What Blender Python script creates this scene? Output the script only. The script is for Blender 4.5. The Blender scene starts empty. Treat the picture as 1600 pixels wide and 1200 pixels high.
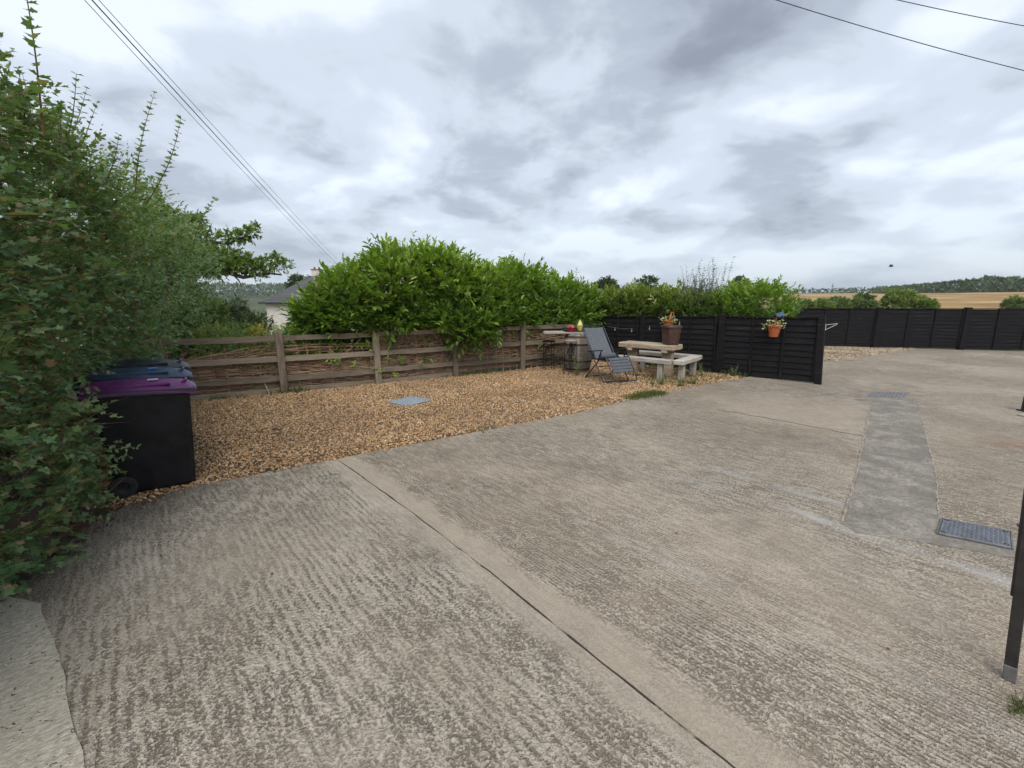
import bpy, bmesh, math, random
import numpy as np
from mathutils import Vector, Matrix

random.seed(7)
RNG = np.random.default_rng(11)
R = math.radians
S = bpy.context.scene
COL = S.collection

# ------------------------------------------------------------------ camera
cam = bpy.data.objects.new('camera', bpy.data.cameras.new('camera'))
COL.objects.link(cam)
cam.data.sensor_width = 36.0
cam.data.lens = 680 / 1600 * 36.0
cam.data.clip_start = 0.05
cam.data.clip_end = 6000
cam.location = (0, 0, 1.75)
cam.rotation_euler = (R(90 - 11.2), 0, 0)
S.camera = cam

# ------------------------------------------------------------------ view
S.view_settings.view_transform = 'Standard'
S.view_settings.look = 'None'
S.view_settings.exposure = 0.68
S.view_settings.gamma = 1.0
S.view_settings.use_curve_mapping = False
S.cycles.max_bounces = 4
S.cycles.diffuse_bounces = 2
S.cycles.glossy_bounces = 2
S.cycles.transmission_bounces = 3
S.cycles.use_adaptive_sampling = True
S.cycles.adaptive_threshold = 0.025
S.cycles.transparent_max_bounces = 6

CLOUD_OFFSET = (71.3, 22.4, 0.0)
SUN_EL, SUN_AZ = 54.0, 178.0      # azimuth of the sun measured from +Y towards +X


# ------------------------------------------------------------------ node helper
class NT:
    def __init__(self, tree):
        self.t = tree
        self.n = tree.nodes
        self.l = tree.links

    def put(self, sock, v):
        if isinstance(v, bpy.types.NodeSocket):
            self.l.new(v, sock)
        elif v is not None:
            if hasattr(sock.default_value, '__len__'):
                v = tuple(v)
                if len(sock.default_value) == 4 and len(v) == 3:
                    v = v + (1,)
            sock.default_value = v

    def node(self, kind, **kw):
        nd = self.n.new(kind)
        for k, v in kw.items():
            setattr(nd, k, v)
        return nd

    def coord(self, which='Object'):
        return self.node('ShaderNodeTexCoord').outputs[which]

    def m(self, op, a, b=None, c=None, clamp=False):
        nd = self.node('ShaderNodeMath', operation=op, use_clamp=clamp)
        self.put(nd.inputs[0], a)
        if b is not None: self.put(nd.inputs[1], b)
        if c is not None: self.put(nd.inputs[2], c)
        return nd.outputs[0]

    def vm(self, op, a, b=None, out=0):
        nd = self.node('ShaderNodeVectorMath', operation=op)
        self.put(nd.inputs[0], a)
        if b is not None: self.put(nd.inputs[1], b)
        return nd.outputs[out]

    def dot(self, a, b):
        nd = self.node('ShaderNodeVectorMath', operation='DOT_PRODUCT')
        self.put(nd.inputs[0], a); self.put(nd.inputs[1], b)
        return nd.outputs['Value']

    def xyz(self, x, y, z=0.0):
        nd = self.node('ShaderNodeCombineXYZ')
        for i, v in enumerate((x, y, z)): self.put(nd.inputs[i], v)
        return nd.outputs[0]

    def sep(self, v):
        nd = self.node('ShaderNodeSeparateXYZ')
        self.put(nd.inputs[0], v)
        return nd.outputs

    def noise(self, v, scale, detail=3, rough=.55, dist=0.0, out=0):
        nd = self.node('ShaderNodeTexNoise')
        self.put(nd.inputs['Vector'], v)
        nd.inputs['Scale'].default_value = scale
        nd.inputs['Detail'].default_value = detail
        nd.inputs['Roughness'].default_value = rough
        nd.inputs['Distortion'].default_value = dist
        return nd.outputs[out]

    def vor(self, v, scale, feature='F1', out='Distance'):
        nd = self.node('ShaderNodeTexVoronoi', feature=feature)
        self.put(nd.inputs['Vector'], v)
        nd.inputs['Scale'].default_value = scale
        return nd.outputs[out]

    def ramp(self, f, stops, interp='LINEAR'):
        nd = self.node('ShaderNodeValToRGB')
        nd.color_ramp.interpolation = interp
        e = nd.color_ramp.elements
        while len(e) > 1: e.remove(e[-1])
        for i, (p, c) in enumerate(stops):
            if not hasattr(c, '__len__'): c = (c, c, c)
            el = e[0] if i == 0 else e.new(p)
            el.position = p
            el.color = (*c, 1)
        self.put(nd.inputs[0], f)
        return nd.outputs[0]

    def mr(self, f, a, b, c=0.0, d=1.0, smooth=True):
        nd = self.node('ShaderNodeMapRange', interpolation_type='SMOOTHSTEP' if smooth else 'LINEAR')
        self.put(nd.inputs[0], f)
        for i, v in enumerate((a, b, c, d)): self.put(nd.inputs[i + 1], v)
        return nd.outputs[0]

    def mix(self, f, a, b, mode='MIX'):
        nd = self.node('ShaderNodeMix', data_type='RGBA', blend_type=mode)
        nd.clamp_factor = True
        self.put(nd.inputs[0], f)
        self.put(nd.inputs[6], a); self.put(nd.inputs[7], b)
        return nd.outputs[2]

    def bump(self, h, strength=.5, dist=.01, normal=None):
        nd = self.node('ShaderNodeBump')
        nd.inputs['Strength'].default_value = strength
        nd.inputs['Distance'].default_value = dist
        self.put(nd.inputs['Height'], h)
        if normal is not None: self.put(nd.inputs['Normal'], normal)
        return nd.outputs[0]


MATS = {}


def mat(name):
    m = bpy.data.materials.new(name)
    m.use_nodes = True
    m.node_tree.nodes.clear()
    t = NT(m.node_tree)
    out = t.node('ShaderNodeOutputMaterial')
    p = t.node('ShaderNodeBsdfPrincipled')
    t.l.new(p.outputs[0], out.inputs[0])
    MATS[name] = m
    return m, t, p, out


def finish(t, p, col=None, rough=None, normal=None, metal=None, spec=None):
    if col is not None: t.put(p.inputs['Base Color'], col)
    if rough is not None: t.put(p.inputs['Roughness'], rough)
    if normal is not None: t.put(p.inputs['Normal'], normal)
    if metal is not None: t.put(p.inputs['Metallic'], metal)
    if spec is not None: t.put(p.inputs['Specular IOR Level'], spec)


# ------------------------------------------------------------------ world: overcast sky
w = bpy.data.worlds.new('World')
S.world = w
w.use_nodes = True
w.node_tree.nodes.clear()
t = NT(w.node_tree)
sky = t.node('ShaderNodeTexSky', sky_type='NISHITA')
sky.sun_disc = False
sky.sun_elevation = R(SUN_EL)
sky.sun_rotation = R(SUN_AZ)
d = t.coord('Generated')
dx, dy, dz = t.sep(d)[0:3]
den = t.m('ADD', t.m('MAXIMUM', dz, 0.0), 0.26)
cp = t.xyz(t.m('DIVIDE', dx, den), t.m('DIVIDE', dy, den), 0.35)
cp = t.vm('ADD', cp, CLOUD_OFFSET)
warp = t.noise(cp, 1.6, 2, .5, 0, 1)
wn = t.node('ShaderNodeVectorMath', operation='SCALE')
t.put(wn.inputs[0], t.vm('SUBTRACT', warp, (.5, .5, .5)))
wn.inputs['Scale'].default_value = 0.30
cpw = t.vm('ADD', cp, wn.outputs[0])
big = t.noise(cpw, 0.95, 2, .5, 0)
med = t.noise(cpw, 2.5, 5, .52, 0)
fine = t.noise(cpw, 7.0, 5, .6, 0)
cl = t.m('ADD', t.m('ADD', t.m('MULTIPLY', big, .56), t.m('MULTIPLY', med, .36)), t.m('MULTIPLY', fine, .08))
cc = t.ramp(cl, [(.36, (2.0, 2.25, 2.75)), (.43, (3.15, 3.55, 4.2)), (.50, (4.6, 5.1, 5.85)), (.58, (6.4, 6.9, 7.5))], 'EASE')
# (values are radiance for a background of strength 0.1)
hz = t.mr(dz, 0.0, 0.22, 1.0, 0.0)
cc = t.mix(t.m('MULTIPLY', hz, .62), cc, (4.4, 4.95, 5.6))
thin = t.mr(cl, .46, .56, .03, .14)
cc = t.mix(thin, cc, sky.outputs[0])
bg = t.node('ShaderNodeBackground')
t.put(bg.inputs[0], cc)
bg.inputs[1].default_value = 0.1
wo = t.node('ShaderNodeOutputWorld')
t.l.new(bg.outputs[0], wo.inputs[0])

# ------------------------------------------------------------------ sun (veiled by cloud)
sl = bpy.data.lights.new('sun', 'SUN')
sl.energy = 1.5
sl.angle = R(42)
sl.color = (1.0, .96, .9)
sun = bpy.data.objects.new('sun', sl)
COL.objects.link(sun)
sd = Vector((math.sin(R(SUN_AZ)) * math.cos(R(SUN_EL)), math.cos(R(SUN_AZ)) * math.cos(R(SUN_EL)), math.sin(R(SUN_EL))))
sun.rotation_euler = sd.to_track_quat('Z', 'Y').to_euler()
sun.location = sd * 30


# ------------------------------------------------------------------ object helpers
def link(o, parent=None):
    COL.objects.link(o)
    if parent is not None: o.parent = parent
    return o


def tag(o, label=None, cat=None, group=None, kind=None):
    if label: o['label'] = label
    if cat: o['category'] = cat
    if group: o['group'] = group
    if kind: o['kind'] = kind
    return o


def thing(name, label, cat, loc=(0, 0, 0), rz=0.0, group=None):
    o = bpy.data.objects.new(name, None)
    o.empty_display_size = .1
    link(o)
    o.location = loc
    o.rotation_euler = (0, 0, rz)
    return tag(o, label, cat, group)


def meshobj(name, me, parent=None, loc=None, rot=None):
    o = link(bpy.data.objects.new(name, me), parent)
    if loc is not None: o.location = loc
    if rot is not None: o.rotation_euler = rot
    return o


class MB:
    """collects shapes for one mesh"""
    def __init__(self):
        self.bm = bmesh.new()

    def box(self, c, s, rot=None, bev=0.0, taper=None):
        M = Matrix.Translation(Vector(c)) @ (rot.to_4x4() if rot is not None else Matrix.Identity(4))
        r = bmesh.ops.create_cube(self.bm, size=1.0)
        vs = r['verts']
        for v in vs:
            v.co = Vector((v.co.x * s[0], v.co.y * s[1], v.co.z * s[2]))
            if taper and v.co.z < 0:
                v.co.x *= taper; v.co.y *= taper
        if bev > 0:
            es = list({e for v in vs for e in v.link_edges})
            rr = bmesh.ops.bevel(self.bm, geom=es, offset=bev, segments=1, affect='EDGES', profile=.5)
            vs = list({v for f in rr['faces'] for v in f.verts} | {v for v in vs if v.is_valid})
        bmesh.ops.transform(self.bm, matrix=M, verts=[v for v in vs if v.is_valid])
        return self

    def bar(self, a, b, wdt, hgt, bev=0.0, up=(0, 0, 1)):
        a, b = Vector(a), Vector(b)
        x = (b - a).normalized()
        y = Vector(up).cross(x)
        if y.length < 1e-4: y = Vector((0, 1, 0)).cross(x)
        y.normalize()
        z = x.cross(y)
        rot = Matrix((x, y, z)).transposed()
        return self.box((a + b) / 2, ((b - a).length, wdt, hgt), rot, bev)

    def tube(self, pts, r, seg=6, cap=True, closed=False):
        pts = [Vector(p) for p in pts]
        n = len(pts)
        rs = r if hasattr(r, '__len__') else [r] * n
        rings = []
        ref = None
        for i, p in enumerate(pts):
            if closed: tn = pts[(i + 1) % n] - pts[i - 1]
            else: tn = pts[min(i + 1, n - 1)] - pts[max(i - 1, 0)]
            tn.normalize()
            if ref is None:
                ref = Vector((0, 0, 1)) if abs(tn.z) < .9 else Vector((1, 0, 0))
            u = tn.cross(ref)
            if u.length < 1e-5: u = tn.orthogonal()
            u.normalize()
            v = tn.cross(u)
            ref = u.cross(tn)
            rings.append([self.bm.verts.new(p + (u * math.cos(2 * math.pi * k / seg) + v * math.sin(2 * math.pi * k / seg)) * rs[i]) for k in range(seg)])
        for i in range(n if closed else n - 1):
            A, B = rings[i], rings[(i + 1) % n]
            for k in range(seg):
                self.bm.faces.new((A[k], A[(k + 1) % seg], B[(k + 1) % seg], B[k]))
        if cap and not closed:
            self.bm.faces.new(rings[0][::-1]); self.bm.faces.new(rings[-1])
        return self

    def lathe(self, prof, seg=20, c=(0, 0, 0), sx=1.0, sy=1.0, closed=True, a0=0.0):
        rings = []
        for (r, z) in prof:
            rings.append([self.bm.verts.new((c[0] + sx * r * math.cos(a0 + 2 * math.pi * k / seg), c[1] + sy * r * math.sin(a0 + 2 * math.pi * k / seg), c[2] + z)) for k in range(seg)])
        for A, B in zip(rings, rings[1:]):
            for k in range(seg):
                self.bm.faces.new((A[k], A[(k + 1) % seg], B[(k + 1) % seg], B[k]))
        if closed:
            self.bm.faces.new(rings[0][::-1]); self.bm.faces.new(rings[-1])
        return self

    def prism(self, poly, z0, z1):
        lo = [self.bm.verts.new((x, y, z0)) for x, y in poly]
        hi = [self.bm.verts.new((x, y, z1)) for x, y in poly]
        n = len(poly)
        self.bm.faces.new(lo[::-1]); self.bm.faces.new(hi)
        for i in range(n):
            self.bm.faces.new((lo[i], lo[(i + 1) % n], hi[(i + 1) % n], hi[i]))
        return self

    def build(self, name, m, parent=None, smooth=False, loc=None, rot=None):
        bmesh.ops.recalc_face_normals(self.bm, faces=self.bm.faces)
        me = bpy.data.meshes.new(name)
        self.bm.to_mesh(me)
        self.bm.free()
        if m: me.materials.append(MATS[m])
        if smooth:
            me.polygons.foreach_set('use_smooth', [True] * len(me.polygons))
            try: me.set_sharp_from_angle(angle=R(40))
            except Exception: pass
        return meshobj(name, me, parent, loc, rot)


def np_mesh(name, V, F, m=None, attr=None, smooth=False):
    """V (n,3), F (k,3|4) uniform faces"""
    me = bpy.data.meshes.new(name)
    V = np.ascontiguousarray(V, dtype=np.float32)
    F = np.ascontiguousarray(F, dtype=np.int32)
    me.vertices.add(len(V)); me.vertices.foreach_set('co', V.ravel())
    me.loops.add(F.size); me.loops.foreach_set('vertex_index', F.ravel())
    me.polygons.add(len(F))
    me.polygons.foreach_set('loop_start', np.arange(0, F.size, F.shape[1], dtype=np.int32))
    if smooth: me.polygons.foreach_set('use_smooth', np.ones(len(F), dtype=bool))
    if attr is not None:
        a = me.attributes.new('tint', 'FLOAT', 'POINT')
        a.data.foreach_set('value', np.ascontiguousarray(attr, dtype=np.float32))
    me.update(calc_edges=True)
    if m: me.materials.append(MATS[m])
    return me


def smoothstep(a, b, x):
    u = np.clip((x - a) / (b - a), 0, 1)
    return u * u * (3 - 2 * u)


def unit(v):
    return v / np.maximum(np.linalg.norm(v, axis=-1, keepdims=True), 1e-9)


# ------------------------------------------------------------------ materials
AX = (.75, .66, 0)       # across the tamping ridges of the concrete
BX = (.66, -.75, 0)      # along them


def concrete(name, light, dark, ridge, worm, joint=None, streaks=False):
    m, t, p, out = mat(name)
    P = t.coord('Object')
    u = t.dot(P, AX); v = t.dot(P, BX)
    wob = t.noise(P, 2.2, 2)
    uu = t.m('ADD', u, t.m('MULTIPLY', t.m('SUBTRACT', wob, .5), .05))
    wave = t.m('SINE', t.m('ADD', t.m('MULTIPLY', uu, 2 * math.pi / ridge), t.m('MULTIPLY', t.noise(P, 7, 2), 2.0)))
    wave = t.m('MULTIPLY_ADD', wave, .5, .5)
    streak = t.noise(t.xyz(t.m('MULTIPLY', uu, 1.0), t.m('MULTIPLY', v, .22)), 26, 3, .6, .4)
    w1 = t.m('ABSOLUTE', t.m('SUBTRACT', t.noise(P, 24, 2, .5, .9), .5))
    w1 = t.mr(w1, .0, .13, 1, 0)
    lump = t.mr(t.noise(P, 60, 2, .6, .3), .43, .56)
    grit = t.noise(P, 190, 2, .6)
    rough_zone = t.mr(t.noise(P, .55, 3, .55, .3), .34, .60)
    if joint is not None:
        (jx, jy), (nx, ny), wd = joint
        dj = t.m('ABSOLUTE', t.m('ADD', t.dot(P, (nx, ny, 0)), -(jx * nx + jy * ny)))
        dj = t.m('ADD', dj, t.m('MULTIPLY', t.m('SUBTRACT', t.noise(P, 3, 3), .5), .22))
        rough_zone = t.m('MULTIPLY', t.m('MULTIPLY_ADD', rough_zone, .78, .22), t.mr(dj, wd * .55, wd * 1.35))
    tex = t.m('ADD', t.m('ADD', t.m('MULTIPLY', wave, t.mr(t.noise(P, 1.1, 2), .42, .62, .06, .38)), t.m('MULTIPLY', t.mr(streak, .40, .60), .30)),
              t.m('ADD', t.m('MULTIPLY', lump, .34), t.m('MULTIPLY', w1, worm)))
    h = t.m('ADD', t.m('MULTIPLY', t.m('SUBTRACT', tex, .5), t.m('MULTIPLY_ADD', rough_zone, .85, .15)), t.m('MULTIPLY', grit, .10))
    f = t.m('ADD', h, t.m('MULTIPLY', t.m('SUBTRACT', grit, .5), .35))
    col = t.mix(t.mr(f, -.21, .27), dark, light)  # pits darker: dirt, plus occlusion the bump lacks, put into the colour
    # wear, stains, lime bloom; also darker brown towards the hedge
    st = t.noise(P, .42, 8, .72, .4)
    col = t.mix(t.mr(st, .38, .64, 0, .5), col, (.33, .265, .195))
    st2 = t.noise(t.vm('ADD', P, (7, 3, 0)), .9, 9, .75, .6)
    col = t.mix(t.mr(st2, .50, .74, 0, .5), col, (.13, .112, .092))
    hedge_side = t.m('ADD', t.sep(P)[0], t.m('MULTIPLY', t.m('SUBTRACT', t.noise(P, 2.4, 4, .65), .5), .9))
    col = t.mix(t.mr(hedge_side, -3.2, -2.35, .6, 0), col, (.10, .082, .062))
    st3 = t.noise(t.vm('ADD', P, (1, 9, 0)), 1.7, 9, .78, .4)
    col = t.mix(t.mr(st3, .56, .74, 0, .38), col, (.46, .44, .41))
    if streaks:
        for (x0, off, wd, amt) in ((0, 3.96, .13, .8), (0, 4.42, .10, .65), (0, 2.55, .16, .22)):
            ds = t.m('ABSOLUTE', t.m('ADD', t.m('ADD', u, -off), t.m('MULTIPLY', t.m('SUBTRACT', t.noise(P, 1.1, 4, .6), .5), .28)))
            k = t.m('MULTIPLY', t.mr(ds, 0, wd, 1, 0), t.mr(t.noise(P, 1.5, 5, .7), .36, .62, 0, amt))
            k = t.m('MULTIPLY', k, t.m('MULTIPLY', t.mr(v, -2.3, -1.5), t.mr(v, .8, .1)))
            col = t.mix(k, col, (.50, .475, .44))
        rust = t.m('MULTIPLY', t.mr(t.vm('DISTANCE', P, (6.15, 5.0, 0), 'Value'), .05, .55, 1, 0), t.noise(P, 3, 4, .7))
        col = t.mix(t.m('MULTIPLY', rust, .7), col, (.24, .11, .05))
    spk = t.vor(P, 55, 'F1')
    col = t.mix(t.mr(spk, .05, .12, .25, 0), col, (.55, .53, .5))
    finish(t, p, col, .92, t.bump(h, 1.0, .022), spec=.25)
    return m


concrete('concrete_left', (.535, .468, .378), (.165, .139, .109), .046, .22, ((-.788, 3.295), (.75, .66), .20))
concrete('concrete_right', (.52, .445, .353), (.205, .17, .13), .025, .16, ((-.788, 3.295), (.75, .66), .20), True)
m, t, p, out = mat('concrete_old')
P = t.coord('Object')
u = t.dot(P, AX); v = t.dot(P, BX)
stk = t.noise(t.xyz(t.m('MULTIPLY', u, .55), v), 55, 4, .7, .2)
col = t.mix(t.mr(stk, .36, .66), (.36, .315, .245), (.60, .545, .445))
col = t.mix(t.mr(t.noise(P, 3.0, 5, .65, .3), .45, .7, 0, .5), col, (.42, .37, .29))
pit = t.mr(t.noise(t.vm('MULTIPLY', P, (1.0, 1.5, 1.0)), 30, 3, .65, .8), .635, .69)
col = t.mix(t.m('MULTIPLY', pit, .92), col, (.05, .045, .04))
h = t.m('SUBTRACT', t.m('ADD', stk, t.m('MULTIPLY', t.noise(P, 90, 3), .35)), t.m('MULTIPLY', pit, 1.4))
finish(t, p, col, .92, t.bump(h, 1.0, .014), spec=.2)

m, t, p, out = mat('concrete_patch')
P = t.coord('Object')
tr = t.noise(t.vm('MULTIPLY', P, (1, 1, 1)), 9, 5, .7, 2.2)
tr2 = t.m('ABSOLUTE', t.m('SUBTRACT', t.noise(P, 13, 3, .6, 3.0), .5))
sc = t.mr(tr2, 0, .05, 1, 0)
b_ = t.noise(P, 2.6, 8, .75, .5)
col = t.mix(t.mr(b_, .4, .65), (.205, .18, .15), (.38, .34, .285))
col = t.mix(t.m('MULTIPLY', sc, .38), col, (.42, .385, .33))
col = t.mix(t.mr(t.noise(P, 34, 5, .7), .44, .66, 0, .6), col, (.12, .11, .10))
finish(t, p, col, .85, t.bump(t.m('ADD', t.m('MULTIPLY', tr, .6), t.m('MULTIPLY', sc, .5)), .6, .012), spec=.3)

m, t, p, out = mat('joint_dirt')
P = t.coord('Object')
finish(t, p, t.mix(t.mr(t.noise(P, 5, 4, .7), .52, .66), (.04, .033, .026), (.30, .25, .19)), .95)

m, t, p, out = mat('mortar')
P = t.coord('Object')
finish(t, p, t.mix(t.mr(t.noise(P, 22, 4, .7), .4, .62), (.22, .19, .15), (.40, .35, .28)), .9, t.bump(t.noise(P, 60, 3), .6, .008), spec=.2)

m, t, p, out = mat('soil')
P = t.coord('Object')
col = t.mix(t.noise(P, 14, 5, .7), (.035, .026, .019), (.11, .085, .06))
finish(t, p, col, .95, t.bump(t.noise(P, 30, 4), .8, .02))

m, t, p, out = mat('terrain')
P = t.coord('Object')
x_, y_, z_ = t.sep(P)[0:3]
az = t.m('ARCTAN2', x_, y_)
rr = t.vm('LENGTH', P, None, 'Value')
grass = t.mix(t.noise(P, .35, 5, .65), (.075, .085, .032), (.16, .15, .07))
rows = t.noise(t.vm('MULTIPLY', P, (.012, .05, 1)), 1.0, 6, .7, .3)
straw = t.mix(t.mr(rows, .40, .60), (.25, .145, .055), (.50, .345, .165))
straw = t.mix(t.mr(t.noise(P, .05, 5, .7), .48, .66, 0, .7), straw, (.20, .145, .065))
k = t.m('MULTIPLY', t.mr(az, .45, .62), t.mr(rr, 34, 44))
hill = t.mix(t.mr(t.noise(P, .012, 5, .7), .4, .6), (.045, .062, .03), (.10, .115, .05))
col = t.mix(k, grass, straw)
col = t.mix(t.m('MULTIPLY', t.mr(az, .1, -.1), t.mr(rr, 120, 240)), col, hill)
finish(t, p, col, .95, spec=.1)

m, t, p, out = mat('gravel_bed')
P = t.coord('Object')
col = t.mix(t.noise(P, 75, 4, .7), (.06, .036, .02), (.22, .14, .08))
finish(t, p, col, .95, t.bump(t.noise(P, 60, 3), .9, .02))


def stone_mat(name, stops):
    m, t, p, out = mat(name)
    ri = t.node('ShaderNodeNewGeometry').outputs['Random Per Island']
    P = t.coord('Object')
    col = t.ramp(ri, stops)
    big = t.noise(P, .6, 4, .6)
    col = t.mix(t.mr(big, .40, .66, 0, .40), col, (.19, .125, .08))
    finish(t, p, col, .8, spec=.3)


stone_mat('gravel', [(0, (.17, .10, .055)), (.16, (.40, .235, .11)), (.38, (.62, .395, .19)), (.55, (.52, .295, .125)),
                     (.72, (.74, .53, .32)), (.86, (.26, .165, .105)), (.95, (.86, .70, .50)), (1, (.22, .14, .09))])
stone_mat('gravel_pale', [(0, (.32, .23, .14)), (.3, (.52, .41, .28)), (.6, (.62, .51, .37)), (.85, (.45, .35, .25)), (1, (.72, .63, .50))])


def wood(name, c0, c1, crack=(.06, .05, .04), scale=1.0, rough=.85):
    m, t, p, out = mat(name)
    P = t.coord('Object')
    oi = t.node('ShaderNodeObjectInfo').outputs['Random']
    Q = t.vm('ADD', P, t.xyz(t.m('MULTIPLY', oi, 31.0), t.m('MULTIPLY', oi, 17.0), t.m('MULTIPLY', oi, 7.0)))
    G = t.vm('MULTIPLY', Q, (1.6 * scale, 22 * scale, 22 * scale))
    g = t.noise(G, 1.5, 6, .65, .5)
    g2 = t.noise(t.vm('MULTIPLY', Q, (2.5 * scale, 70 * scale, 70 * scale)), 1.0, 3, .6)
    col = t.mix(t.mr(g, .32, .68), c0, c1)
    col = t.mix(t.mr(g2, .56, .74, 0, .75), col, crack)
    col = t.mix(t.mr(t.noise(Q, 4, 4, .6), .5, .75, 0, .45), col, tuple(x * .55 for x in c0))
    col = t.mix(t.mr(oi, .0, .55, .55, 0, False), col, tuple(x * .45 for x in c1))
    col = t.mix(t.mr(oi, .7, 1.0, 0, .45, False), col, tuple(min(1, x * 1.45) for x in c1))
    finish(t, p, col, rough, t.bump(t.m('ADD', g, t.m('MULTIPLY', g2, -.8)), .5, .006), spec=.2)


wood('fence_oak', (.15, .115, .08), (.30, .245, .182))
wood('sleeper', (.29, .215, .14), (.55, .45, .33), (.12, .08, .05))
wood('sleeper_grey', (.30, .265, .225), (.52, .48, .42), (.13, .11, .09))
wood('barrel_wood', (.17, .145, .12), (.34, .305, .265))
wood('plank_grey', (.25, .215, .175), (.47, .43, .37))
wood('rod', (.17, .10, .063), (.38, .25, .165), (.05, .03, .02), 1.0)
wood('bark', (.055, .045, .035), (.16, .135, .105), (.03, .025, .02))
wood('twig_red', (.12, .06, .035), (.24, .14, .08))

m, t, p, out = mat('fence_black')
P = t.coord('Object')
oi = t.node('ShaderNodeObjectInfo').outputs['Random']
Q = t.vm('ADD', P, t.xyz(t.m('MULTIPLY', oi, 31.0), t.m('MULTIPLY', oi, 17.0), 0))
g = t.noise(t.vm('MULTIPLY', Q, (1.5, 40, 40)), 1.4, 5, .65, .3)
col = t.mix(g, (.008, .0072, .0085), (.021, .019, .020))
sx = t.noise(t.vm('MULTIPLY', Q, (1.2, 25, 60)), 1.0, 4, .6)
col = t.mix(t.mr(sx, .61, .72, 0, .7), col, (.085, .062, .048))
col = t.mix(t.mr(t.noise(Q, 2.2, 5, .7), .5, .75, 0, .5), col, (.034, .032, .033))
finish(t, p, col, .75, t.bump(g, .5, .006), spec=.12)


def plain(name, col, rough=.5, metal=0.0, var=.25, bump=.0, spec=.5, vs=12):
    m, t, p, out = mat(name)
    P = t.coord('Object')
    n = t.noise(P, vs, 5, .65)
    c = t.mix(t.mr(n, .3, .7), tuple(x * (1 - var) for x in col), tuple(min(1, x * (1 + var)) for x in col))
    rg = t.mr(t.noise(P, vs * 2.3, 4), .3, .7, max(.05, rough - .1), min(1, rough + .12))
    finish(t, p, c, rg, t.bump(t.noise(P, vs * 6, 3), bump, .004) if bump else None, metal, spec)


plain('bin_black', (.009, .0085, .0105), .47, 0, .55, .25, .28, 5)
plain('bin_rim', (.022, .023, .032), .42, 0, .25, .2)
plain('lid_purple', (.105, .012, .112), .42, 0, .22, .1, .5)
plain('lid_blue', (.022, .045, .09), .45, 0, .3, .1)
plain('lid_black', (.028, .036, .046), .42, 0, .3, .1)
plain('tyre', (.016, .016, .017), .7)
plain('hub', (.012, .012, .013), .5)
plain('sticker_blue', (.05, .22, .5), .5)
plain('highlight_pale', (.55, .40, .62), .5)  # highlight on the purple lid, painted as a small pale patch
plain('chair_tube', (.035, .038, .05), .35, .5, .2)
plain('chair_cloth', (.125, .132, .148), .8, 0, .18, .3, .2, 30)
plain('chair_pad', (.11, .118, .132), .85, 0, .15, .3, .2, 30)
plain('black_plastic', (.02, .02, .022), .5)
plain('brown_plastic', (.082, .042, .030), .48, 0, .15, .1)
plain('brown_lid', (.060, .031, .022), .5, 0, .15, .1)
plain('terracotta', (.42, .105, .032), .6, 0, .18, .1)
plain('rust_hoop', (.10, .042, .022), .75, .3, .45, .4)
plain('iron_black', (.018, .016, .016), .6, .4, .3)
plain('pink', (.62, .012, .13), .4)
plain('orange_snack', (.65, .22, .03), .7, 0, .4)
plain('icecream', (.80, .76, .30), .5, 0, .12)
plain('cone_yellow', (.62, .56, .07), .5, 0, .2)
plain('white_plastic', (.70, .68, .62), .5)
plain('solar', (.06, .10, .16), .18, 0, .2)
plain('manhole_grey', (.30, .345, .385), .6, .1, .2, .2, .4, 18)
plain('cover_frame', (.16, .148, .135), .85, .1, .4, .3, .3, 20)
plain('cover_worn', (.19, .185, .18), .7, .1, .3, .2, .3, 14)
plain('drain_blue', (.155, .165, .19), .6, .1, .22, .2, .4, 18)
plain('dark_hole', (.012, .012, .012), .9)
plain('post_dark', (.028, .024, .022), .45, 0, .3, .2)
plain('post_foot', (.17, .165, .16), .5, .3, .25)
plain('render_cream', (.66, .61, .54), .9, 0, .1, .2, .2, 5)
plain('brick_red', (.28, .10, .06), .9, 0, .3)
plain('pale_stone', (.36, .32, .265), .9, 0, .15, .3)
plain('moss', (.12, .13, .045), .95, 0, .4, .5)
plain('cable', (.035, .035, .04), .6)
plain('pole_wood', (.12, .09, .07), .9)
plain('gutter', (.02, .02, .022), .5)
plain('bird', (.03, .03, .032), .8)
plain('far_pole', (.12, .13, .14), .8)
plain('glass_bulb', (.30, .29, .25), .2)
plain('teal', (.035, .085, .10), .4)

m, t, p, out = mat('slate')
P = t.coord('Object')
br = t.node('ShaderNodeTexBrick')
t.put(br.inputs['Vector'], t.vm('MULTIPLY', P, (1, 1, 1)))
col = t.mix(t.noise(P, 2.2, 5, .7), (.055, .058, .066), (.125, .125, .132))
col = t.mix(t.mr(t.noise(P, .8, 4, .7), .5, .7, 0, .5), col, (.16, .15, .14))
finish(t, p, col, .75, spec=.3)


def leaf_mat(name, stops, rough=.45, trans=.28, spec=.4, tintcol=None):
    """leaf colour by leaf; attribute 'tint' marks young growth"""
    m, t, p, out = mat(name)
    ri = t.node('ShaderNodeNewGeometry').outputs['Random Per Island']
    col = t.ramp(ri, stops)
    if tintcol is not None:
        at = t.node('ShaderNodeAttribute', attribute_name='tint').outputs['Fac']
        col = t.mix(at, col, tintcol)
    finish(t, p, col, rough, spec=spec)
    tb = t.node('ShaderNodeBsdfTranslucent')
    t.put(tb.inputs[0], t.mix(1.0, col, (1.5, 1.7, .6), 'MULTIPLY'))
    ms = t.node('ShaderNodeMixShader')
    ms.inputs[0].default_value = trans
    t.l.new(p.outputs[0], ms.inputs[1]); t.l.new(tb.outputs[0], ms.inputs[2])
    t.l.new(ms.outputs[0], out.inputs[0])


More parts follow.
